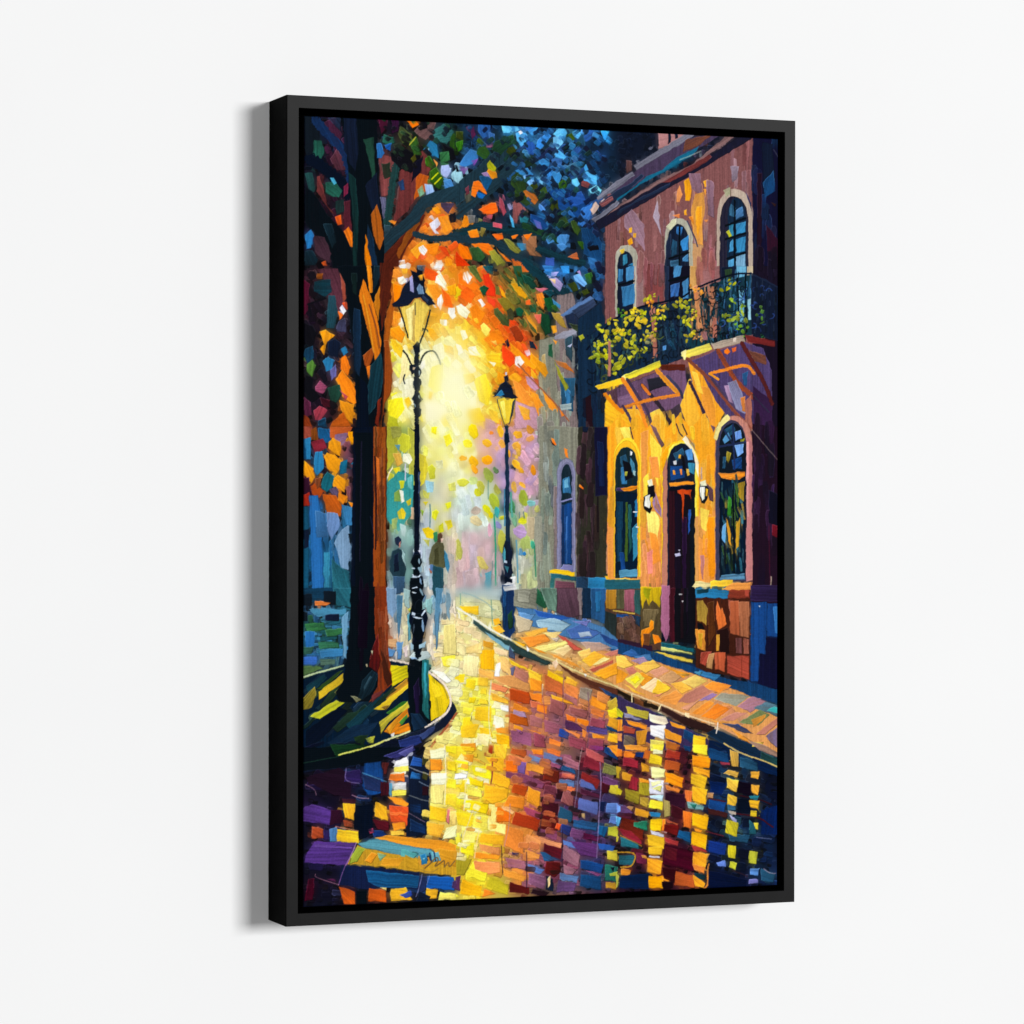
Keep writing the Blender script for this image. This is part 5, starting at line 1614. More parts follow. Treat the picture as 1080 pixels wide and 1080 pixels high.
D4 = '''
T 310 450
P 146 3,46 41,46 41,109 3,109
P 413 3,0 41,0 41,50 3,50
P 956 31,8 41,8 40,52 33,44
s 158 16 16 4 89 5,54 38,54 38,106 5,106
s 269 12 16 3 89 10,54 36,60 36,106 12,106
p 943 4,0 12,0 12,8 6,8
p 841 11,2 15,0 16,9 11,9
p 158 16,1 24,1 24,10 20,11 16,7
p b52 24,0 39,0 34,9 30,12 24,7
p 868 27,5 36,4 34,11 28,11
p e90 36,3 41,3 41,12 37,10
p 158 4,8 7,8 8,22 4,22
p 27a 7,8 11,7 11,22 8,22
p 823 11,10 19,8 22,14 14,18
p e91 23,10 26,7 31,10 31,20 28,19 23,14
p 27a 14,17 19,16 20,28 15,33 13,28
p e91 20,20 22,17 28,20 33,24 28,32 22,28
p e91 7,23 13,28 14,34 12,38 6,32
p 168 31,24 36,22 35,31 30,32
p e91 26,35 29,32 35,36 34,44 26,40
p 167 19,35 22,30 27,33 25,41 22,44 18,41
p 657 23,42 28,40 30,44 28,48
p a41 11,40 14,38 20,43 17,48 12,45
p 842 14,35 18,33 18,40 15,42
p b51 19,45 28,46 32,54 31,60 22,58
p e81 30,44 36,47 33,52 29,49
p e81 36,50 39,51 39,55
p 413 4,35 10,34 11,45 8,47 4,44
p 921 4,46 10,44 12,53 6,53
p 26a 10,46 16,46 18,58 20,109 12,109
p 157 4,52 10,54 10,109 4,109
p 124 6,70 10,68 10,80 7,82
p 68b 22,57 29,58 31,66 25,76 22,70
p 37a 32,52 39,54 39,66 34,66
p 369 14,56 22,58 22,74 15,74
p 79b 27,78 31,70 36,66 38,80 36,96 31,94 29,84
p 123 36,72 39,72 38,80
p 38a 20,84 24,84 24,109 20,109
p 267 25,88 31,94 37,97 38,109 26,109
P 697 62,0 80,0 80,70 62,70
P 8aa 62,68 81,68 81,109 62,109
P ffb 84,0 109,0 109,30 95,28 86,18
P ccc 84,35 100,35 109,60 109,78 84,78
P dca 95,70 109,70 109,109 95,109
P bcc 84,76 96,76 96,109 84,109
s dda 24 9 5 80 86,20 106,24 106,70 86,70
s bcd 14 12 4 88 85,60 94,60 94,106 85,106
s cba 14 14 4 88 98,76 107,76 107,106 98,106
s 8ba 12 9 4 85 63,62 80,62 80,106 63,106
s ffc 22 9 6 70 86,0 108,0 108,34 90,30
s fe7 10 8 5 60 88,2 106,2 106,26 92,24
b 96,40 16 60 4
p aa3 62,0 70,0 69,20 62,30
p 994 64,0 72,0 72,6 66,8
p bb4 76,0 81,4 81,40 77,36
p cc3 69,10 72,4 77,6 78,14 74,18 71,16
p da4 66,18 71,18 73,24 69,27
p ed2 66,28 70,27 72,33 70,35
p bb3 63,30 67,32 66,38 63,39
p 399 62,38 70,30 80,32 79,58 70,70 62,62
p 59b 67,12 71,12 70,16
p ffd 73,18 77,18 79,22 77,25 73,23
l ccd .9 74.5,25 74.5,36
p 794 67,44 72,40 72,50 67,50
p eed 70,42 73,43 74,50 72,51
p cc2 70,36 74,36 73,41 71,41
p 6bb 76,34 79,32 79,42 76,40
p cb2 75,50 78,48 78,52 76,53
p ec2 69,57 72,54 75,58 74,62 70,62
p ab6 65,62 69,61 69,68 66,69
p cdd 71,65 75,66 74,74 72,72
p ca8 78,54 80,54 80,62 78,62
p edb 62,34 66,26 66,28 62,36
p fe2 92,0 96,0 95,5 92,4
p fe3 100,6 104,4 106,10 102,14
p ee6 87,12 90,14 89,20 86,19
p dc3 84,18 88,20 90,28 87,38 84,40
p cc3 89,27 92,25 95,28 94,35 91,35
p dda 95,23 99,22 100,28 96,28
p dd6 103,38 108,37 108,43 104,43
p cc5 86,42 91,44 90,48 87,47
p dc2 86,50 90,50 88,53
p 8a3 84,55 87,56 86,60
p dd2 92,57 95,55 97,57 95,63 92,61
p dd2 101,51 105,50 105,54 103,55
p 9cd 88,36 94,37 93,44 89,44
p cc2 97,66 100,64 100,70 97,71
p dc2 101,63 105,62 106,67 103,69
l 688 1 91,52 91,67
p ec1 86,68 90,67 94,70 93,75 88,74
p bb5 86,75 91,76 90,80
b 72,90 14 30 5
p 013 39.5,0 54,0 54,109 38,109 39,50
p 213 49,25 54,30 52,50 49,48
p 012 41,4 52,4 52,108 41,108
l 336 .7 51,60 54,74
l 224 1 45,10 44,90
p 941 53,0 62,0 61.5,109 53,109
s 941 14 26 2 89 54,2 61,2 60,106 54,106
s 731 10 26 1.6 89 54,2 61,2 60,106 54,106
p c62 55,20 57,22 58,36 56,40 55,36
l 312 1 54,20 55,50 54.5,82
l 411 .8 61.6,0 61.6,109
p 013 80.5,-2 83.8,-2 84.2,60 83.8,84 80.5,84 80.2,40
p 346 83,30 84.2,30 84.2,60 83.4,60
p 235 67.5,75 70,73 72,75 72,78 70,80 68,79
p b76 70.5,78 71.5,77 71.5,80 70,81
p 245 66,83 70,81 74,84 75,95 74,100 66,100 64,97 64,90
p 124 67,86 70,84 70,96 67,97
p 9bb 72,82 74,85 75,94 73,90
p 357 66,100 74,100 74,112 67,112
p 643 96,72 98,70.5 99.5,73 98,78 96,77
p 385 93,71 96,70 96,76 94,77
p dba 98,75 100,75 99,78
p 379 99,80 103,86 104,94 103,98 102,95 101,92
p 664 92,80 95,77 100,78 101.5,94 99,95 91,93 90,88
p 553 94,82 97,80 97,92 94,92
p 256 92,92 100,95 100,109 97,120 93,112
p b64 90.5,95 92,95 92,98 91,98
p 57a 91,92 93,92 93,97 91,96
p 013 80,84 84.5,84 85,87 82,90 79.5,88
p cde 79.5,82 80.5,84 80,86
p dde 83,83 84.5,83 84.3,85
p 023 80,88 85,86 84,96 80,98
p 8ab 83,92 85,92 85.5,97 83,98
p 012 78,101 86,100 87,106 86,110 78,110
p cde 79,99 85,99 84,101 80,101
p 358 84,101 86,102 85.5,107 84,106
d 012 82,90 9 6.5 90
d 012 82,98 5 5 0
d 9bc 84,90 4 1.2 80
d cde 80.3,95 2.5 1 0
d 012 82,105 8 8 0
d 79b 84.6,104 4 1.2 80
d bcd 81,100.5 4 1 0
T 310 620
P 258 3,0 38,0 36,52 3,61
s 37a 16 11 3 3 6,14 34,14 34,46 6,52
s 267 14 11 3 -3 6,14 34,14 34,46 6,52
p 146 4,0 38,0 38,10 4,10
p 267 26,0 38,0 38,13 28,12
p 123 20,2 28,2 28,11 20,11
p 123 4,4 12,4 12,12 4,12
p d73 14,9 18,8.5 25,10 22,12 14,12
p 123 4,16 9,16 9,22 4,22
p 48a 10,14 35,14 35,18 15,19
p 124 21,18 30,17 30,22 21,22
p 374 7,24 20,23 22,28 9,30
p 374 21,28 34,27 34,31 22,33
p 26a 7,29 14,29 13,40 8,40
p 375 16,36 30,36 30,40 17,41
p 365 4,40 13,39 12,44 4,45
p 37a 17,42 33,40 33,46 18,47
p 576 17,48 28,48 27,51 18,52
p 36b 5,46 15,46 15,51 5,52
p 574 4,53 15,52 20,54 4,60
p 69b 32,20 36,16 35,48 33,46
p 024 3,62 34,53 60,48 76,50 92,56 104,70 106,78 96,90 76,98 50,107 3,118
s 135 20 14 4 -36 6,64 34,56 60,70 50,100 8,110
s 243 12 14 4 -36 6,66 34,56 50,80 40,100 12,104
l bc9 1.1 3,61 15,57 33,52
p 145 8,66 20,58 22,60 10,72
p 352 14,68 28,57 33,55 20,68
p 872 4,76 14,66 15,72 12,80 4,83
p ca2 16,70 33,57 33,63 17,75
p bb2 11,86 28,75 34,77 17,88
p 663 27,70 33,64 32,70 29,72
p 243 26,94 36,84 44,82 40,90 29,97
p 145 34,92 60,70 62,74 44,92 40,96
p 246 40,98 56,90 54,94 44,100
p 135 22,104 40,92 56,90 50,100 30,107
p 013 8,96 30,80 36,82 20,100 8,108
p dc1 64,52 76,52 77,60 66,66 64,60
p d92 60,72 77,60 77,66 64,78
p db2 53,81 66,72 77,64 77,67 66,76 62,82
p 862 58,80 64,78 62,82
p 553 58,76 66,66 69,68 62,74
p 243 52,80 64,68 68,66 58,78
p 372 62,84 72,76 76,76 68,86
p cb3 57,90 76,76 77,80 64,90 58,98
p e81 60,96 76,80 77,86 66,98
p d92 62,94 70,86 70,90 64,98
p 483 70,90 76,84 76,87 72,92
p e81 66,95 77,90 78,96 65,99
p ec1 90,56 94,60 103,68 105,76 100,86 92,89 91,75
p fd2 92,62 97,66 100,72 94,74
p 242 40,100 50,98 46,107 42,106
p bb3 48,101 54,99 53,104 50,104
p ddd 64.5,97.5 67,97 67,100 65,100
p 124 106,76 109,82 104,91 92,99 70,108 50,114 40,120 3,124 3,118 40,110 60,104 80,98 98,90
s 013 14 12 4 -25 40,112 104,86 100,92 60,110
p 237 70,102 84,98 86,104 72,108
p 347 84,98 94,92 94,96 86,102
l a53 1.5 109,84 100,96 92,106 90,112
P dcb 62,0 78,0 78,48 62,47
P edc 86,0 109,0 109,50 96,56 90,46
s fd9 16 8 4 5 98,22 108,22 108,46 96,50
s eda 12 10 4 88 72,4 78,4 78,44 74,46
p 79b 62,0 68,0 69,14 66,20 62,15
p 479 69,5 73,5 72,20 70,35 69,25
p 9bb 73,0 78,2 77,14 74,12
p 59a 76,18 78,16 78,34 76,36
p 58a 95,0 100,0 98,12 97,25 96,40 95,42 94,20
p 8bb 88,8 93,6 92,18 89,16
p 58b 63,40 68,42 66,46 63,46
p 58b 69,36 73,36 72,48 69,48
p da7 63,34 69,34 68,40 63,39
p dcc 73,40 76,38 76,46 74,46
p 79a 102,3 105,4 104,22 102,18
p ed8 100,25 108,24 109,45 100,44
p fe4 98,46 108,45 108,54 100,52
s ffc 10 8 5 12 106,50 109,50 109,74 107,66
s fe8 8 8 5 12 102,96 109,86 109,108 96,108
p ffe 92,55 100,56 106,62 102,64
l edc 1.6 63,48 76,50 92,57 100,63 105,72 105,80 99,87 88,93
l 654 .7 94,60 101,67 103,74
l dd9 1.3 78,96 64,101 50,107 42,110
p 012 38,-1 54,-1 54,40 52,50 56,60 56,66 50,76 40,77 30,76 28,70 33,62 35,48 37,30
s 102 8 24 3 90 41,2 51,2 50,44 40,44
p 102 45,2 50,2 49,40 43,40
p 134 46,62 52,55 56,58 54,68 46,76 42,74
p 356 47,66 51,59 52,60 47,70
p 831 54,-1 62,-1 63,40 66,64 60,70 50,77 56,66 56,50 54,30
s 831 8 24 2 89 55,2 61,2 62,50 57,40
p 611 52,42 56,30 58,52 56,57 50,53
p 521 58,40 61,46 66,63 63,66 60,60
p 733 52,72 60,68 60,70 52,77
p dc9 48,51 49,51 49.5,53 48.5,53
p bb9 51.5,42 53,42 52.5,45
p 775 38,72 41,73 45,75 42,77
p 012 78,47 90,48 90,66 92,90 84,94 78,97 77,76 76,55
p 277 86,48 90,48 91,88 88,86 86,82
p 39a 87,50 88.5,50 89,70 87.5,74
p 214 80,66 84,60 84,84 81,84
p 135 78,84 84,84 90,92 80,96
p 012 90,75 92,76 91,84
p bcc 77,46 80,43 90,42 92,45 90,47 84,49
p 8ac 78,46 84,47 83,48 79,47.5
l 012 4.5 82,-2 82.5,20 83,45
p 012 79,-2 84.5,-2 87,6 84,12 86,15 78,16 79,10 80,5
p 68a 85,3 88.5,5 87,10 85,8
p cde 79,0 82,-1 84,1 80,2
p 013 78,16 88,14 90,20 87,30 86,38 84,44 79,40 79,30 77,22
p cde 79,16 84,19 88,14.5 88.5,16 84,20.5 79,18
p 89b 80,26 84,25 85,27 81,28
p 346 82,30 84,27 85,34
d 012 82.5,4 9 8 90
d 012 83,13 5 9 0
d 012 83,26 16 9 90
d 012 83,39 7 7 0
d 79b 86,25 8 1.5 85
d 8ab 85.5,3 5 1.5 70
d cde 80.5,3 2.5 1 0
d 456 80,27 6 1 95
d cde 83,20 6 1 10
p 9bc 84,38 89,36 88,40 84,41
p 9bc 78,36 80,38 80,41 78,42
p cc4 76,14 78,13 78,17
T 480 785
H fe5 525 0,3 109,3 109,106 0,106
s fd2 40 9 6 12 0,2 28,2 34,60 30,96 0,96
s e83 34 9 6 12 24,4 44,6 56,70 46,98 28,90
s 946 40 9 6 12 48,4 76,8 84,96 50,96
s 436 40 9 6 12 70,10 108,12 108,96 70,96
s 612 14 8 5 12 56,10 100,10 90,60 58,60
s fff 12 7 4 10 0,14 20,20 24,60 8,80 0,80
s e93 14 7 3 10 0,2 30,4 34,60 26,90 4,90
p fc2 3,1 13,2 13,5 5,4
p fe9 0,12 4,6 12,12 10,14
p fff 0,19 8,19 8,23 0,23
p e92 5,6 13,7 12,12 6,10
p fe2 0,10 9,12 9,18 0,20
p fe2 11,14 24,15 25,24 12,20
p fd2 0,24 8,24 6,32 0,32
p fd1 9,22 19,24 19,29 10,27
p fe5 8,28 18,30 18,36 8,34
p fe2 0,35 6,37 4,43 0,43
p fd1 7,37 23,40 21,47 6,43
p fd2 0,45 12,46 11,55 2,54
p fe5 13,47 22,48 22,57 12,56
p fc3 26,0 35,0 34,10 27,8
p fb2 20,8 33,9 32,19 26,16
p fb2 25,18 37,23 36,30 25,26
p fb2 20,27 36,30 35,36 25,40 19,36
p a31 23,0 26,1 25,6 22,5
l 943 1 25,12 25,20 24,26
p fe8 23,40 28,41 27,52 34,54 34,60 22,57
p f71 28,41 38,46 37,52 28,52
p d92 22,44 24,42 24,48 21,47
p fe4 0,57 4,57 4,68 0,66
p fe7 5,57 15,58 13,66 5,66
p fb2 17,59 33,61 32,67 16,66
p fe2 4,67 13,66 12,75 3,72
p e95 16,67 30,69 30,74 17,71
p f92 13,72 30,74 29,77 13,76
p a92 0,74 11,77 6,88 0,87
p f95 13,78 30,79 30,86 18,87 10,84
p fe3 7,87 12,78 14,84 22,86 20,92 8,88
p 636 0,89 4,88 3,98 0,97
p fb1 5,90 18,95 17,102 3,100
p cb2 23,88 36,94 35,101 21,96
p f82 20,97 28,100 18,102
p fe3 0,100 4,102 0,103
p d74 36,7 48,10 50,24 34,20
p b52 38,2 48,4 48,9 37,6
p f71 34,11 41,11 42,18 34,18
p 759 42,11 48,12 47,20 42,19
p 846 34,18 48,20 60,26 58,30 34,22
p b41 39,26 49,28 47,35 38,32
p e92 49,28 57,32 57,42 48,38
p e82 36,34 47,36 46,43 32,41
p fb7 28,40 36,42 40,45 38,47
p a31 40,45 57,50 55,58 38,53
p a46 46,41 58,46 56,50 48,47
p e92 48,38 58,42 68,48 60,46
p e83 34,54 46,58 46,74 33,68
p e95 48,60 58,63 57,72 47,68
p e96 56,62 72,66 71,70 58,66
p e93 48,12 60,15 59,20 48,17
p 68b 50,6 58,9 58,13 49,10
p f82 51,3 59,3 59,7 52,6
p 67a 60,5 72,9 71,14 59,11
p e73 61,2 71,4 70,8 62,5
p a57 64,11 71,14 70,16 60,13
p 721 60,16 70,18 69,26 59,23
p a67 73,8 83,12 83,17 72,14
p 258 72,13 80,17 81,20 71,17
p e75 72,19 80,20 80,23 71,22
p 57a 70,23 80,24 80,29 70,26
p e74 71,27 81,29 80,32 72,30
p 734 60,27 67,28 68,36 59,34
p 512 58,36 69,40 69,48 58,45
p 955 73,30 80,33 79,42 71,38
p 412 68,29 73,30 71,37 68,36
p e73 72,43 79,45 78,46
p 257 70,41 79,45 78,53 69,49
p 611 59,47 69,49 69,58 57,56
p e52 68,52 71,53 70,58 67,56
p 846 57,56 69,60 68,64 56,60
p 612 60,66 72,70 71,77 59,72
p 258 57,72 60,72 71,78 60,78
p e94 47,70 57,74 56,77 48,76
p 611 61,78 71,79 70,86 67,89 60,86
p 967 73,67 84,74 82,82 72,76
p 967 73,80 82,84 79,87 73,87
p 57b 49,80 60,84 57,87 49,84
p 857 49,86 61,89 60,97 49,93
p a67 34,76 47,78 48,84 36,82
p e93 32,83 47,88 46,92 33,88
p 436 38,72 43,73 42,75 38,74
p 611 37,92 50,96 50,100 36,99
p 312 52,97 64,99 60,102 51,100
p 124 61,88 66,90 66,98 61,97
p fd9 62,90 64,88 64,93 62,96
s 311 14 7 3 12 50,10 100,14 96,90 50,92
s b63 20 7 4 12 36,6 70,10 76,60 44,80
p b55 88,2 100,8 100,13 88,8
p 837 90,0 99,1 99,4 90,3
p 823 87,7 98,12 97,18 86,15
p 822 85,18 97,24 95,30 84,26
p 56a 84,23 92,26 95,31 84,28
p f92 102,1 109,0 109,8 103,6
p 148 100,2 103,2 109,9 109,11 100,5
p 884 100,12 109,15 109,21 99,19
p 747 99,21 109,24 109,28 99,26
p 624 84,29 97,33 97,36 84,33
p 512 98,25 104,27 102,33 98,32
p cb3 104,27 109,27 109,34 103,32
p 56a 83,36 96,39 95,47 82,43
p 125 96,38 101,38 100,45 96,44
p 57b 102,39 109,39 109,46 101,45
p 258 79,50 96,52 95,58 79,55
p b96 85,46 87,46 87,50 85,49
p 57b 104,48 109,48 109,54 103,52
p 237 71,53 78,55 77,61 71,59
p 747 78,56 88,58 84,64 77,62
p 614 86,59 98,62 96,65 86,63
p 158 96,54 103,55 100,62 96,60
p bb3 103,55 109,55 109,62 102,61
p 57b 72,64 84,68 84,71 73,67
p 637 77,65 96,66 95,76 84,74
p 25a 96,66 108,68 106,72 97,70
p cb3 102,71 109,71 109,78 102,77
p 148 84,77 100,80 98,86 84,83
p 847 86,84 98,86 96,88
p 147 84,87 98,88 98,98 84,95
p 57a 70,86 83,88 82,93 70,90
p 647 69,91 82,93 80,98 68,99
p 276 101,80 109,82 109,92 100,91
p bb3 103,86 109,85 109,88 104,88
p 013 104,82 107,82 106,85
p b82 101,92 109,93 108,97 101,96
s ffd 14 7 4 10 0,10 22,16 20,60 6,76 0,76
s e82 8 6 3 10 4,4 30,10 30,56 10,80
l fec .8 7,24 6,44
l fec .8 12,44 4,66 3,74
l fda .8 16,58 13,76
l c9a .7 37,40 36,56 33,68
l 423 .8 31,68 32,86
l 423 .8 58,45 57,58
l 214 .7 48,72 48,96
l caa .7 83,14 85,2
l 99b .7 83,14 82,30 80,42
l a9c .7 97,12 98,24 97,40 96,56 95,76
l 424 .7 72,58 72,86
T 310 785
P 113 3,0 109,0 109,108 3,108
s 214 24 9 5 10 6,18 60,14 60,100 6,100
s 136 22 9 5 8 30,16 90,8 90,100 30,100
s 013 14 16 4 -12 3,-4 80,-4 60,8 3,14
p 012 0,2 84,2 84,4 60,10 30,16 0,18
p 142 24,0 50,0 40,6 28,8
l dd6 1.1 60,-2 46,3 30,7
l 375 .8 30,8 15,11 4,13
p 337 60,8 80,0 82,4 68,10
p 559 70,6 80,1 80,5 74,8
p 313 8,22 30,16 38,20 38,36 28,34 10,26
p 326 34,18 44,17 46,26 34,25
p 148 47,13 58,11 60,20 60,33 50,34 46,28
p 236 46,20 58,22 58,32 48,30
p 622 59,12 64,12 62,20 60,20
p 512 58,25 65,26 64,34 58,35
l b89 .7 8,27 14,30 15,34
l 87a .7 35,16 34,25 44,26
l 59b .7 46,19 54,22 62,25
l c9a .7 39,34 44,36 50,36
p fff 69,11 75,8 77,11 77,15 66,15
p fe6 67,15 77,14 77,18 67,19
p ffd 65,19 75,18 75,20 65,21
p e72 65,20 74,19 74,25 64,24
p eee 66,26 75,25 75,30 66,30
p fe5 66,31 75,30 75,34 66,35
p 59b 64,26 66,26 66,34 64,34
p f92 63,35 72,36 78,40 75,42 68,40
p e52 64,41 77,42 77,53 75,55 74,52 65,52
p f73 65,45 77,46 77,48 65,47
p f92 66,53 74,52 75,56 67,58
p fc4 65,58 74,58 74,61 65,61
p 124 77,8 90.5,8 91,60 75,62 77,40
p 26a 79,18 85,20 85,24 78,23
p 25a 80,8 86,10 86,15 78,14
p 552 86,8 90,9 90,14 86,14
p 552 86,18 90,20 89,24 86,23
p 552 86,46 90,46 90,51 86,50
p 136 78,40 85,40 85,46 78,45
p 412 86,28 90,28 90,34 86,34
p 136 78,50 88,54 88,60 78,58
l ccc .7 77,15 84,18 90,20
l aa9 .7 77,34 85,37 91,38
l c9a .6 77,46 88,52
l 9ab .7 84,25 90,28
P fd6 90.5,-2 109,-2 109,60 89,62
s fd6 14 10 7 6 91,0 108,0 108,58 91,58
p ffc 91,4 101,2 101,9 92,10
p f92 91,10 99,10 99,18 91,17
p fe2 102,1 109,1 109,6 102,5
p fd2 103,11 109,11 109,18 103,17
p ffd 92,19 102,19 101,27 92,27
p fe3 103,23 109,23 109,30 102,29
p fe8 91,28 101,28 100,40 92,39
p fc2 91,41 102,43 102,52 91,50
p fd3 102,33 109,33 109,42 101,40
p d77 103,43 105,44 104,54 102,52
p fd7 105,45 109,44 109,54 105,54
p fb3 89,52 101,54 98,62 89,60
p ffb 102,56 109,54 109,62 99,64
l ffe .8 101,1 102,20 101,40
l 433 .6 91,8 91.5,22 91,44
p 538 7,42 12,40 25,44 24,54 3,51
p 413 25,44 32,44 33,52 24,54
p fb2 33,39 41,40 40,51 34,49
p 523 32,36 42,37 41,40 33,39
p 013 41,41 53,40 53,60 44,64 40,56
p fb2 55,38 62,42 63,51 54,48
p 612 53,50 64,52 64,58 56,57
p a42 33,51 40,52 39,56 34,55
p a42 12,55 20,57 20,63 12,63
p 326 20,55 25,56 24,64 20,64
p 47a 24,57 29,55 29,65 24,65
p fc2 29,57 43,58 44,66 29,65
l d86 .8 28,55 43,58
p 137 52,57 60,58 64,62 54,62
p a35 50,57 53,56 54,59 51,60
p e92 54,63 62,61 98,64 109,67 109,73 90,70 70,67
p 59a 43,66 56,63 72,67 90,70 98,74 80,76 60,72 46,69
p c92 36,80 43,67 48,70 70,74 90,78 109,80 109,88 88,86 60,82
p d92 94,70 109,71 109,82 96,80
p d92 60,76 74,76 70,82 58,81
p 9a3 39,74 43,68 48,70 42,79 37,80
p e92 47,78 52,72 56,74 52,80
p 7a8 56,73 62,74 58,78
p 5aa 72,70 84,73 80,77 72,75
p c92 74,74 84,78 84,84 76,83
p 38b 85,74 89,74 89.5,80 86,81
p 6ab 92,72 97,72 98.5,78 92,79
l 257 .7 91,73 92,79
l 257 .7 94,72 95,78
l d93 .8 84,75 84,80 88,83 91,79 90,76
p 27a 85,74 88.5,73 89.5,79 86,81
p 7bc 86.5,76 88,76 87.5,78
l 247 1 91,73 92,79
l 247 1 94,72 95,78
l d93 1 84,75 84,80 88,83 91,79 90,76
l 863 .9 88,83 92,79 96,75 97,78 94,82 98,80 101,77 101,82
l 863 .9 101,82 104,78 104,83 108,78
l 973 .8 85,84 92,86 97,83
p 538 7,79 8,74 14,65 42,66 36,80 30,81
p 649 14,67 40,68 39,70 14,69
l c9b .7 42,66 39,73 35,81
p 125 32,81 50,82 84,86 84,97 56,96 48,97 30,94
p 158 48,84 84,88 83,96 58,96 50,92
p 15a 89,88 107,89 108,98 98,97 88,96
p 236 84,88 90,88 88,98 84,100
l a6a .7 35,80 32,88 30,94
l 99c .8 86,87 84,96 82,102
l 88b .6 91,88 89,94
l c89 .6 14.5,87 14,89 30,94
p 502 10,90 14,90 13,104 7,105
p 625 22,90 28,90 29,93
p c51 30,95 41,99 41,107 34,107
p c51 50,96 62,98 62,106 50,105
p fd7 58,96 62,96 62,98
p fb2 65,97 75,96 80,104 65,105
p 24a 71,101 78,98 80,101 75,103
p fb2 89,96 97,98 96,103 88,104
p 124 84,98 92,102 90,106 82,106
p fe6 98,99 109,100 109,104 97,104
p 012 42,98 49,98 49,107 42,107
p 536 106,92 109,91 109,97 106,96
T 650 785
P 413 0,0 62,0 62,100 0,100
P 014 60,0 112,-4 112,100 60,100
s 136 36 10 6 12 62,4 106,12 106,90 62,90
s 013 30 10 6 12 62,10 106,16 106,92 62,94
s 147 14 9 5 12 62,4 98,12 98,60 64,60
s 512 20 8 6 12 4,4 50,4 50,90 4,90
p f82 0,2 4,3 4,8 0,8
p e93 5,0 22,1 20,5 6,3
p f82 6,4 13,6 12,9 5,9
p 137 13,5 18,5 18,9 13,8
p 923 5,8 15,11 15,16 4,14
p b92 0,14 3,15 2,23 0,22
p d92 4,18 11,20 10,25 4,23
p 923 10,21 15,23 14,31 8,29
p d92 17,12 22,14 22,18 17,18
p c62 19,3 23,4 22,10 18,9
p cb2 0,28 4,31 3,34 0,33
p 982 6,29 16,32 15,40 6,36
p a92 16,24 22,26 22,34 15,33
p e92 15,22 22,24 22,26 16,25
p b93 16,35 22,36 21,42 16,40
p b85 5,42 12,41 10,45 6,45
p d92 13,42 22,45 21,49 13,47
p 647 0,40 6,41 12,46 0,46
p 7af 0,39 3,41 3,45 0,46
p 5ad 0,48 3,49 2,55 0,55
p 721 4,49 18,52 18,64 2,58
p 286 12,52 21,51 21,58 12,55
p 923 0,56 10,58 17,64 17,67 6,62
p 278 3,62 15,66 15,70 3,68
l d92 .8 3,61 14,66 17,68
p cb3 0,60 2,62 1,65 0,65
p 267 2,74 13,74 11,81 2,80
l b82 1 1,72 14,72 11,82 3,82
p d82 3,83 10,84 9,88 3,87
p 724 13,72 21,74 20,80 14,79
p 025 3,88 22,86 22,97 2,96
p bb4 0,86 2,88 1,95 0,96
p fe4 24,0 32,0 31,4 25,4
p ffc 25,3 31,4 31,6 25,6
p ec2 23,6 31,8 30,14 22,12
p ffa 23,15 33,16 32,22 24,22
p eef 22,23 32,24 32,34 22,33
p dd8 24,29 31,27 30,32
p ffb 23,25 30,24 30,26 24,28
p fe3 23,37 31,38 31,44 22,42
p cef 22,34 32,34 31,38 23,36
p 27a 22,45 30,46 29,49 23,48
p fc1 23,50 31,50 30,58 23,57
p f82 31,50 33,50 32,58 30,58
p eb2 21,60 32,62 32,70 22,67
p ccd 23,57 32,60 32,62 24,60
p eb2 22,68 31,69 30,74 22,73
p ccd 22,74 29,75 29,76 22,75
p fa2 21,76 31,78 30,87 21,85
p fa0 22,88 31,88 32,96 22,96
p f92 31,88 37,90 35,92 30,91
p d93 17,74 21,75 21,77 18,76
p a32 34,3 43,5 42,10 33,8
p b52 33,10 43,12 42,18 32,16
p f91 33,18 45,22 44,29 33,25
p e83 33,27 43,30 42,32 34,30
p 413 33,32 46,33 46,42 33,40
p a95 32,37 36,38 36.5,48 32,49
p 512 37,40 45,43 44,50 37,48
p b53 33,50 42,53 41,54 34,52
p 711 32,53 42,54 41,61 32,58
p 158 42,57 50,59 50,66 41,62
p a33 32,62 42,65 41,68 33,65
p 502 32,66 53,72 52,85 31,80
p 612 33,68 41,70 40,78 32,76
p 401 31,82 42,84 38,92 32,90
p 201 30,92 38,92 38,96 32,97
p b52 40,85 52,88 53,96 39,94
p fa2 52,72 61,73 60,83 51,81
p e83 51,80 60,82 59,86 52,84
p 145 52,86 60,87 60,91 53,90
p fa2 51,87 60,93 59,96 53,95
l d83 1.2 62,80 61,86 62,93 59,97
p 147 45,0 50,1 50,5 46,4
p fe3 51,0 61,0 61,7 52,5
p f91 51,7 63,8 62,16 51,14
p fa2 51,15 63,17 63,22 52,18
p eb2 50,19 61,22 59,30 50,26
p fb2 51,28 61,30 60,40 51,38
p e73 46,30 51,31 50,40 47,38
p 7aa 47,38 59,41 58,44 48,42
p 276 49,40 54,40 53,43
p fb1 51,46 62,48 61,57 51,54
p e72 45,44 51,46 50,56 45,55
p f92 52,56 58,57 57,59 53,58
p fb1 51,58 61,61 60,70 50,66
p a33 50,67 60,70 61,72 52,71
p b85 61,32 65,32 65,36 61,36
p 147 62,2 75,6 75,12 62,9
p 026 62,24 74,26 70,34 63,30
p 148 62,36 74,38 72,46 62,42
p 257 83,8 95,12 95,18 83,15
p 255 97,4 109,10 109,16 97,10
p 522 61,42 75,46 74,49 62,46
p 138 62,64 74,66 73,74 62,72
p 026 97,44 109,40 109,60 97,60
p 013 81,36 90,36 90,46 81,46
p 102 81,24 90,26 90,34 81,32
p 257 75,60 90,60 88,66 76,64
p 014 62,84 88,90 88,98 62,98
l 512 1 80,46 95,48 105,55
l 623 1 60,58 72,61
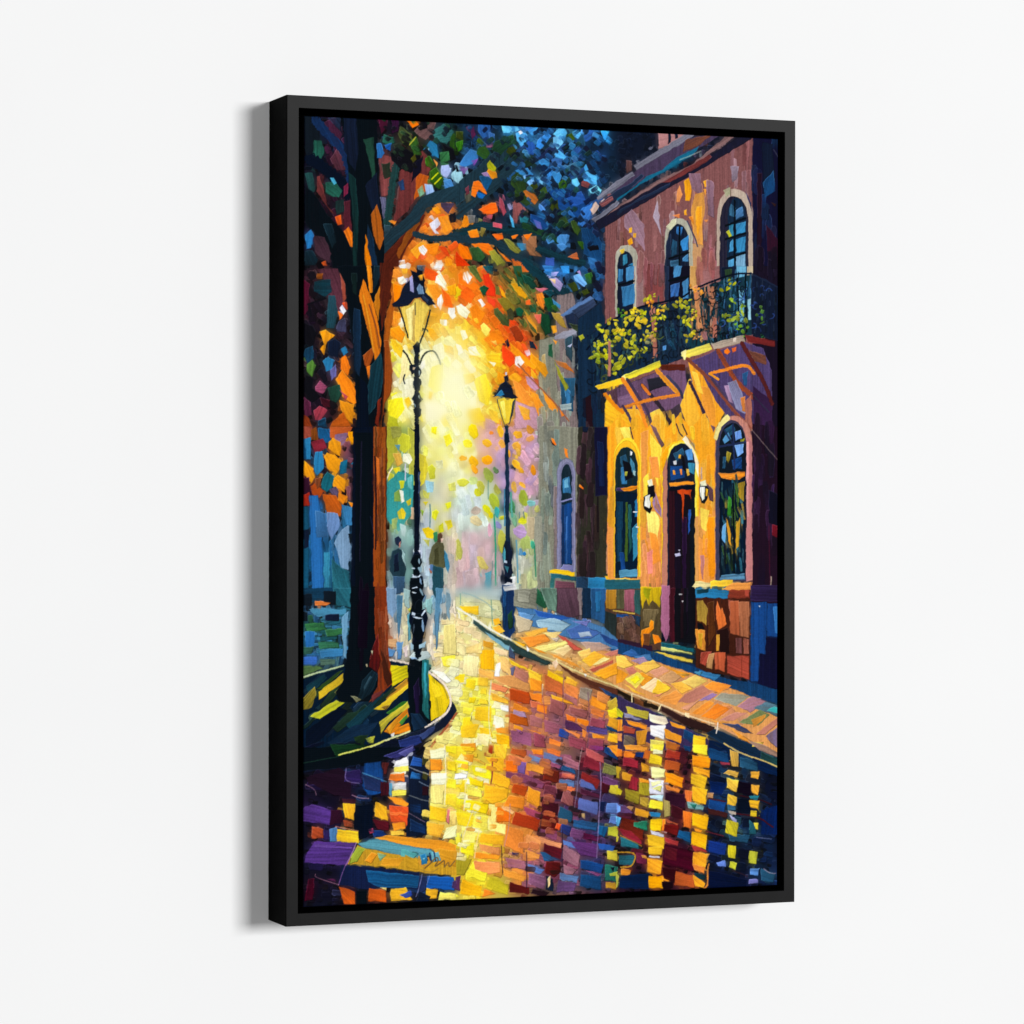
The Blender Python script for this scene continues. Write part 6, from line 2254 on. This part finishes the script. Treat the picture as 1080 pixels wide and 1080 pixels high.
l 623 1 62,36 73,38
l 412 1 83,34 95,36 104,40
l 634 .8 78,84 88,88
l 99b .7 94,62 104,63
p da4 76,3 82,5 82,15 77,14
p 934 69,11 76,12 76,14 70,13
p da4 75,17 82,18 81,22 72,19
p fc4 74,22 82,24 81,32 74,29
p eb3 75,33 81,35 80,41 74,40
p 368 74,40 80,41 80,44 75,44
p ba9 75,44 80,45 80,47 76,46
p aad 76,47 81,50 81,52 78,51
p cb2 74,50 82,52 81,62 73,59
p dc2 75,67 80,68 80,76 75,75
p cc3 76,78 81,79 80,84 76,82
p 68d 67,79 73,77 74,82 69,81
p ea3 90,18 96,18 95,23 90,22
p ea3 90,27 96,27 95,34 91,32
p 278 89,34 96,34 94,37 90,36
p fb2 89,37 96,37 95,43 90,42
p db2 90,44 94,44 94,48 90,48
p 267 89,50 93,54 94,60 89,60
p dc3 92,52 95,52 95,57 93,56
p bb3 89,71 95,72 94,80 89,79
p 58c 90,83 96,83 95,88 90,87
p 77b 89,90 95,90 95,93 89,93
p 257 97,83 107,86 105,92 97,91
l b9a .7 99,83 103,86 107,86
p 976 88,-3 100,0 109,6 109,9 95,3
l db6 1 72,-1 84,6 97,10 109,15
'''
# ================================================================ Blender scene
import bpy
from mathutils import Vector, Matrix
scn = bpy.context.scene
COL = scn.collection

def link(name, verts, faces, mats, parent=None, smooth=False):
    me = bpy.data.meshes.new(name); me.from_pydata(verts, [], faces); me.update()
    o = bpy.data.objects.new(name, me); COL.objects.link(o)
    for m in (mats if isinstance(mats, (list, tuple)) else [mats]): me.materials.append(m)
    if smooth:
        me.polygons.foreach_set('use_smooth', [True] * len(me.polygons))
    if parent: o.parent = parent
    return o

def mat(name):
    m = bpy.data.materials.new(name); m.use_nodes = True
    nt = m.node_tree; b = nt.nodes['Principled BSDF']
    return m, nt, b

def noise(nt, scale, detail=4, vec=None):
    n = nt.nodes.new('ShaderNodeTexNoise'); n.inputs['Scale'].default_value = scale; n.inputs['Detail'].default_value = detail
    tc = nt.nodes.new('ShaderNodeTexCoord')
    if vec:
        mp = nt.nodes.new('ShaderNodeMapping'); mp.inputs['Scale'].default_value = vec
        nt.links.new(tc.outputs['Object'], mp.inputs['Vector']); nt.links.new(mp.outputs['Vector'], n.inputs['Vector'])
    else: nt.links.new(tc.outputs['Object'], n.inputs['Vector'])
    return n

def ramp(nt, src, a, b):
    r = nt.nodes.new('ShaderNodeValToRGB'); r.color_ramp.elements[0].color = (*a, 1); r.color_ramp.elements[1].color = (*b, 1)
    r.color_ramp.elements[0].position = 0.3; r.color_ramp.elements[1].position = 0.7
    nt.links.new(src, r.inputs['Fac']); return r.outputs['Color']

def bump(nt, b, src, strength, dist):
    n = nt.nodes.new('ShaderNodeBump'); n.inputs['Strength'].default_value = strength; n.inputs['Distance'].default_value = dist
    nt.links.new(src, n.inputs['Height']); nt.links.new(n.outputs['Normal'], b.inputs['Normal'])

# ---- materials
M_WALL, nt, b = mat('white_wall_paint')
n = noise(nt, 5.0, 6)
nt.links.new(ramp(nt, n.outputs['Fac'], (.855, .857, .858), (.868, .870, .870)), b.inputs['Base Color'])
b.inputs['Roughness'].default_value = 0.9; b.inputs['Specular IOR Level'].default_value = 0.1
n2 = noise(nt, 260.0, 3); bump(nt, b, n2.outputs['Fac'], 0.06, 0.0006)

M_FACE, nt, b = mat('satin_frame_face')
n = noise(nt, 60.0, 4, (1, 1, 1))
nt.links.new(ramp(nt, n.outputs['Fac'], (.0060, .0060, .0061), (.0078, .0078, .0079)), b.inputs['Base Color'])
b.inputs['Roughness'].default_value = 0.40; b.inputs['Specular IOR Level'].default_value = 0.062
n2 = noise(nt, 500.0, 2); bump(nt, b, n2.outputs['Fac'], 0.05, 0.0003)

M_SIDE, nt, b = mat('matte_frame_side')  # rail surfaces other than the front: darker and more matte than the face
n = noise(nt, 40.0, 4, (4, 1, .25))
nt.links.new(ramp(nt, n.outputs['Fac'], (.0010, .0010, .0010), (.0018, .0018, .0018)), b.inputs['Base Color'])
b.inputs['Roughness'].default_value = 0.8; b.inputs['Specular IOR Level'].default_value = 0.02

M_EDGE, nt, b = mat('black_canvas_edge')
n = noise(nt, 900.0, 2)
nt.links.new(ramp(nt, n.outputs['Fac'], (.0012, .0012, .0014), (.002, .002, .0022)), b.inputs['Base Color'])
b.inputs['Roughness'].default_value = 0.9; b.inputs['Specular IOR Level'].default_value = 0.02

M_ART, nt, b = mat('oil_paint_on_canvas')
at = nt.nodes.new('ShaderNodeAttribute'); at.attribute_type = 'GEOMETRY'; at.attribute_name = 'pigment'
nt.links.new(at.outputs['Color'], b.inputs['Base Color'])
b.inputs['Roughness'].default_value = 0.6; b.inputs['Specular IOR Level'].default_value = 0.02
tc = nt.nodes.new('ShaderNodeTexCoord')
wv = []
for d in ('X', 'Z'):                              # warp and weft threads of the cloth
    w = nt.nodes.new('ShaderNodeTexWave'); w.bands_direction = d; w.inputs['Scale'].default_value = 200.0
    w.inputs['Distortion'].default_value = 0.6; nt.links.new(tc.outputs['Object'], w.inputs['Vector']); wv.append(w)
ad = nt.nodes.new('ShaderNodeMath'); ad.operation = 'ADD'
nt.links.new(wv[0].outputs['Fac'], ad.inputs[0]); nt.links.new(wv[1].outputs['Fac'], ad.inputs[1])
bump(nt, b, ad.outputs[0], 0.10, 0.0004)

# ---- wall
s = 9.0
wall = link('wall', [(-s, 0, -s), (s, 0, -s), (s, 0, s), (-s, 0, s)], [(0, 1, 2, 3)], M_WALL)
wall['kind'] = 'structure'; wall['label'] = 'smooth plain white wall behind the framed painting'

# ---- the framed picture
root = bpy.data.objects.new('framed_painting', None); COL.objects.link(root)
root.location = (0, 0, -PH / 2); root.empty_display_size = 0.1
root['label'] = 'tall oil painting of lamplit autumn street in black floater frame on white wall'
root['category'] = 'painting'
UP = PH / 2                                       # children are placed relative to the lower edge of the frame

def rail(horizontal, sign):
    c = 0.0005
    prof = [(0, -PD + c), (c, -PD), (LIP - c, -PD), (LIP, -PD + c), (LIP, -.009), (.030, -.009), (.030, -.0003), (0, -.0003)]
    half = PW / 2 if horizontal else PH / 2
    off = PH / 2 if horizontal else PW / 2
    V = []; n = len(prof)
    for e in (-1, 1):
        for o, y in prof:
            al = e * (half - o); ac = sign * (off - o)
            V.append((al, y, ac + UP) if horizontal else (ac, y, al + UP))
    Fc = [(i, (i + 1) % n, n + (i + 1) % n, n + i) for i in range(n)]
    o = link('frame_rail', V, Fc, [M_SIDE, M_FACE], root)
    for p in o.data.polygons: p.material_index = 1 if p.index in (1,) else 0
    bm = bmesh.new(); bm.from_mesh(o.data); bmesh.ops.recalc_face_normals(bm, faces=bm.faces); bm.to_mesh(o.data); bm.free()
    return o
import bmesh
rail(True, 1); rail(True, -1); rail(False, 1); rail(False, -1)

def box_obj(name, x0, x1, y0, y1, z0, z1, m, parent):
    V = [(x, y, z + UP) for z in (z0, z1) for y in (y0, y1) for x in (x0, x1)]
    Fc = [(0, 1, 5, 4), (1, 3, 7, 5), (3, 2, 6, 7), (2, 0, 4, 6), (4, 5, 7, 6), (2, 3, 1, 0)]
    return link(name, V, Fc, m, parent)
canvas = box_obj('stretched_canvas', CX0, CX1, CY + .0012, -.0095, CZ0, CZ1, M_EDGE, root)

# ---- paint it
paint_all([D1, D2, D3, D4])
lin = np.where(IMG <= 0.04045, IMG / 12.92, ((np.clip(IMG, 0, 1) + 0.055) / 1.055) ** 2.4)
lin = np.clip(lin / EXPOSE, 0, 0.93)
hg = HGT - blur(HGT, 12); hg = np.clip(hg, -1.5, 1.8)
hg = 0.5 * hg + 0.5 * blur(hg, 1)
X, Z = np.meshgrid(CX0 + (np.arange(GW) + .5) / GW * (CX1 - CX0), CZ1 - (np.arange(GH) + .5) / GH * (CZ1 - CZ0) + UP)
Yv = CY - RELIEF * hg
rim = np.zeros((GH, GW), bool); rim[0] = rim[-1] = True; rim[:, 0] = rim[:, -1] = True
Yv[rim] = CY + .001
co = np.stack([X, Yv, Z], -1).reshape(-1, 3).astype(np.float32)
idx = np.arange(GW * GH).reshape(GH, GW)
q = np.stack([idx[1:, :-1], idx[1:, 1:], idx[:-1, 1:], idx[:-1, :-1]], -1).reshape(-1, 4).astype(np.int32)
me = bpy.data.meshes.new('painted_surface')
me.vertices.add(len(co)); me.vertices.foreach_set('co', co.ravel())
me.loops.add(q.size); me.loops.foreach_set('vertex_index', q.ravel())
me.polygons.add(len(q)); me.polygons.foreach_set('loop_start', np.arange(0, q.size, 4, dtype=np.int32))
me.update(calc_edges=True)
at = me.attributes.new('pigment', 'FLOAT_COLOR', 'POINT')
at.data.foreach_set('color', np.concatenate([lin.reshape(-1, 3), np.ones((len(co), 1))], 1).astype(np.float32).ravel())
me.polygons.foreach_set('use_smooth', np.ones(len(q), bool))
me.materials.append(M_ART)
art = bpy.data.objects.new('painted_surface', me); COL.objects.link(art); art.parent = canvas

# ---- light: one broad soft lamp far to the right and a little above, an added unseen fill, and the even light of a pale room
w = bpy.data.worlds.new('World'); scn.world = w; w.use_nodes = True
w.node_tree.nodes['Background'].inputs['Color'].default_value = (1, 1, 1, 1)
w.node_tree.nodes['Background'].inputs['Strength'].default_value = 0.10
def lamp(name, loc, sx, sy, watts):
    ld = bpy.data.lights.new(name, 'AREA'); ld.shape = 'RECTANGLE'; ld.size = sx; ld.size_y = sy; ld.energy = watts
    lo = bpy.data.objects.new(name, ld); COL.objects.link(lo); lo.location = loc
    lo.rotation_euler = (Vector((0, 0, 0)) - lo.location).to_track_quat('-Z', 'Y').to_euler()
lamp('key_softbox', (9.2, -20, 2.8), 7.0, 4.6, 4270)      # from the right, a little above: throws the shadow to the left
lamp('added_fill_light', (-7.6, -20, 0.6), 5.0, 5.0, 1010)    # added unseen fill, weaker, from beside the viewer: opens that shadow

# ---- camera
cd = bpy.data.cameras.new('camera'); cam = bpy.data.objects.new('camera', cd); COL.objects.link(cam)
cd.sensor_width = 36; cd.lens = F_PX / 1080 * 36; cd.clip_start = 0.05; cd.clip_end = 200
fw = Vector((SA, CA, 0)); rt = Vector((CA, -SA, 0)); up = Vector((0, 0, 1))
ro = math.radians(0.07)
rt, up = rt * math.cos(ro) + up * math.sin(ro), up * math.cos(ro) - rt * math.sin(ro)
m = Matrix((rt, up, -fw)).transposed().to_4x4(); m.translation = Vector(CAM)
cam.matrix_world = m; scn.camera = cam

vs = scn.view_settings
vs.view_transform = 'Standard'; vs.look = 'None'; vs.exposure = 0; vs.gamma = 1; vs.use_curve_mapping = False
scn.render.resolution_x = scn.render.resolution_y = 1024
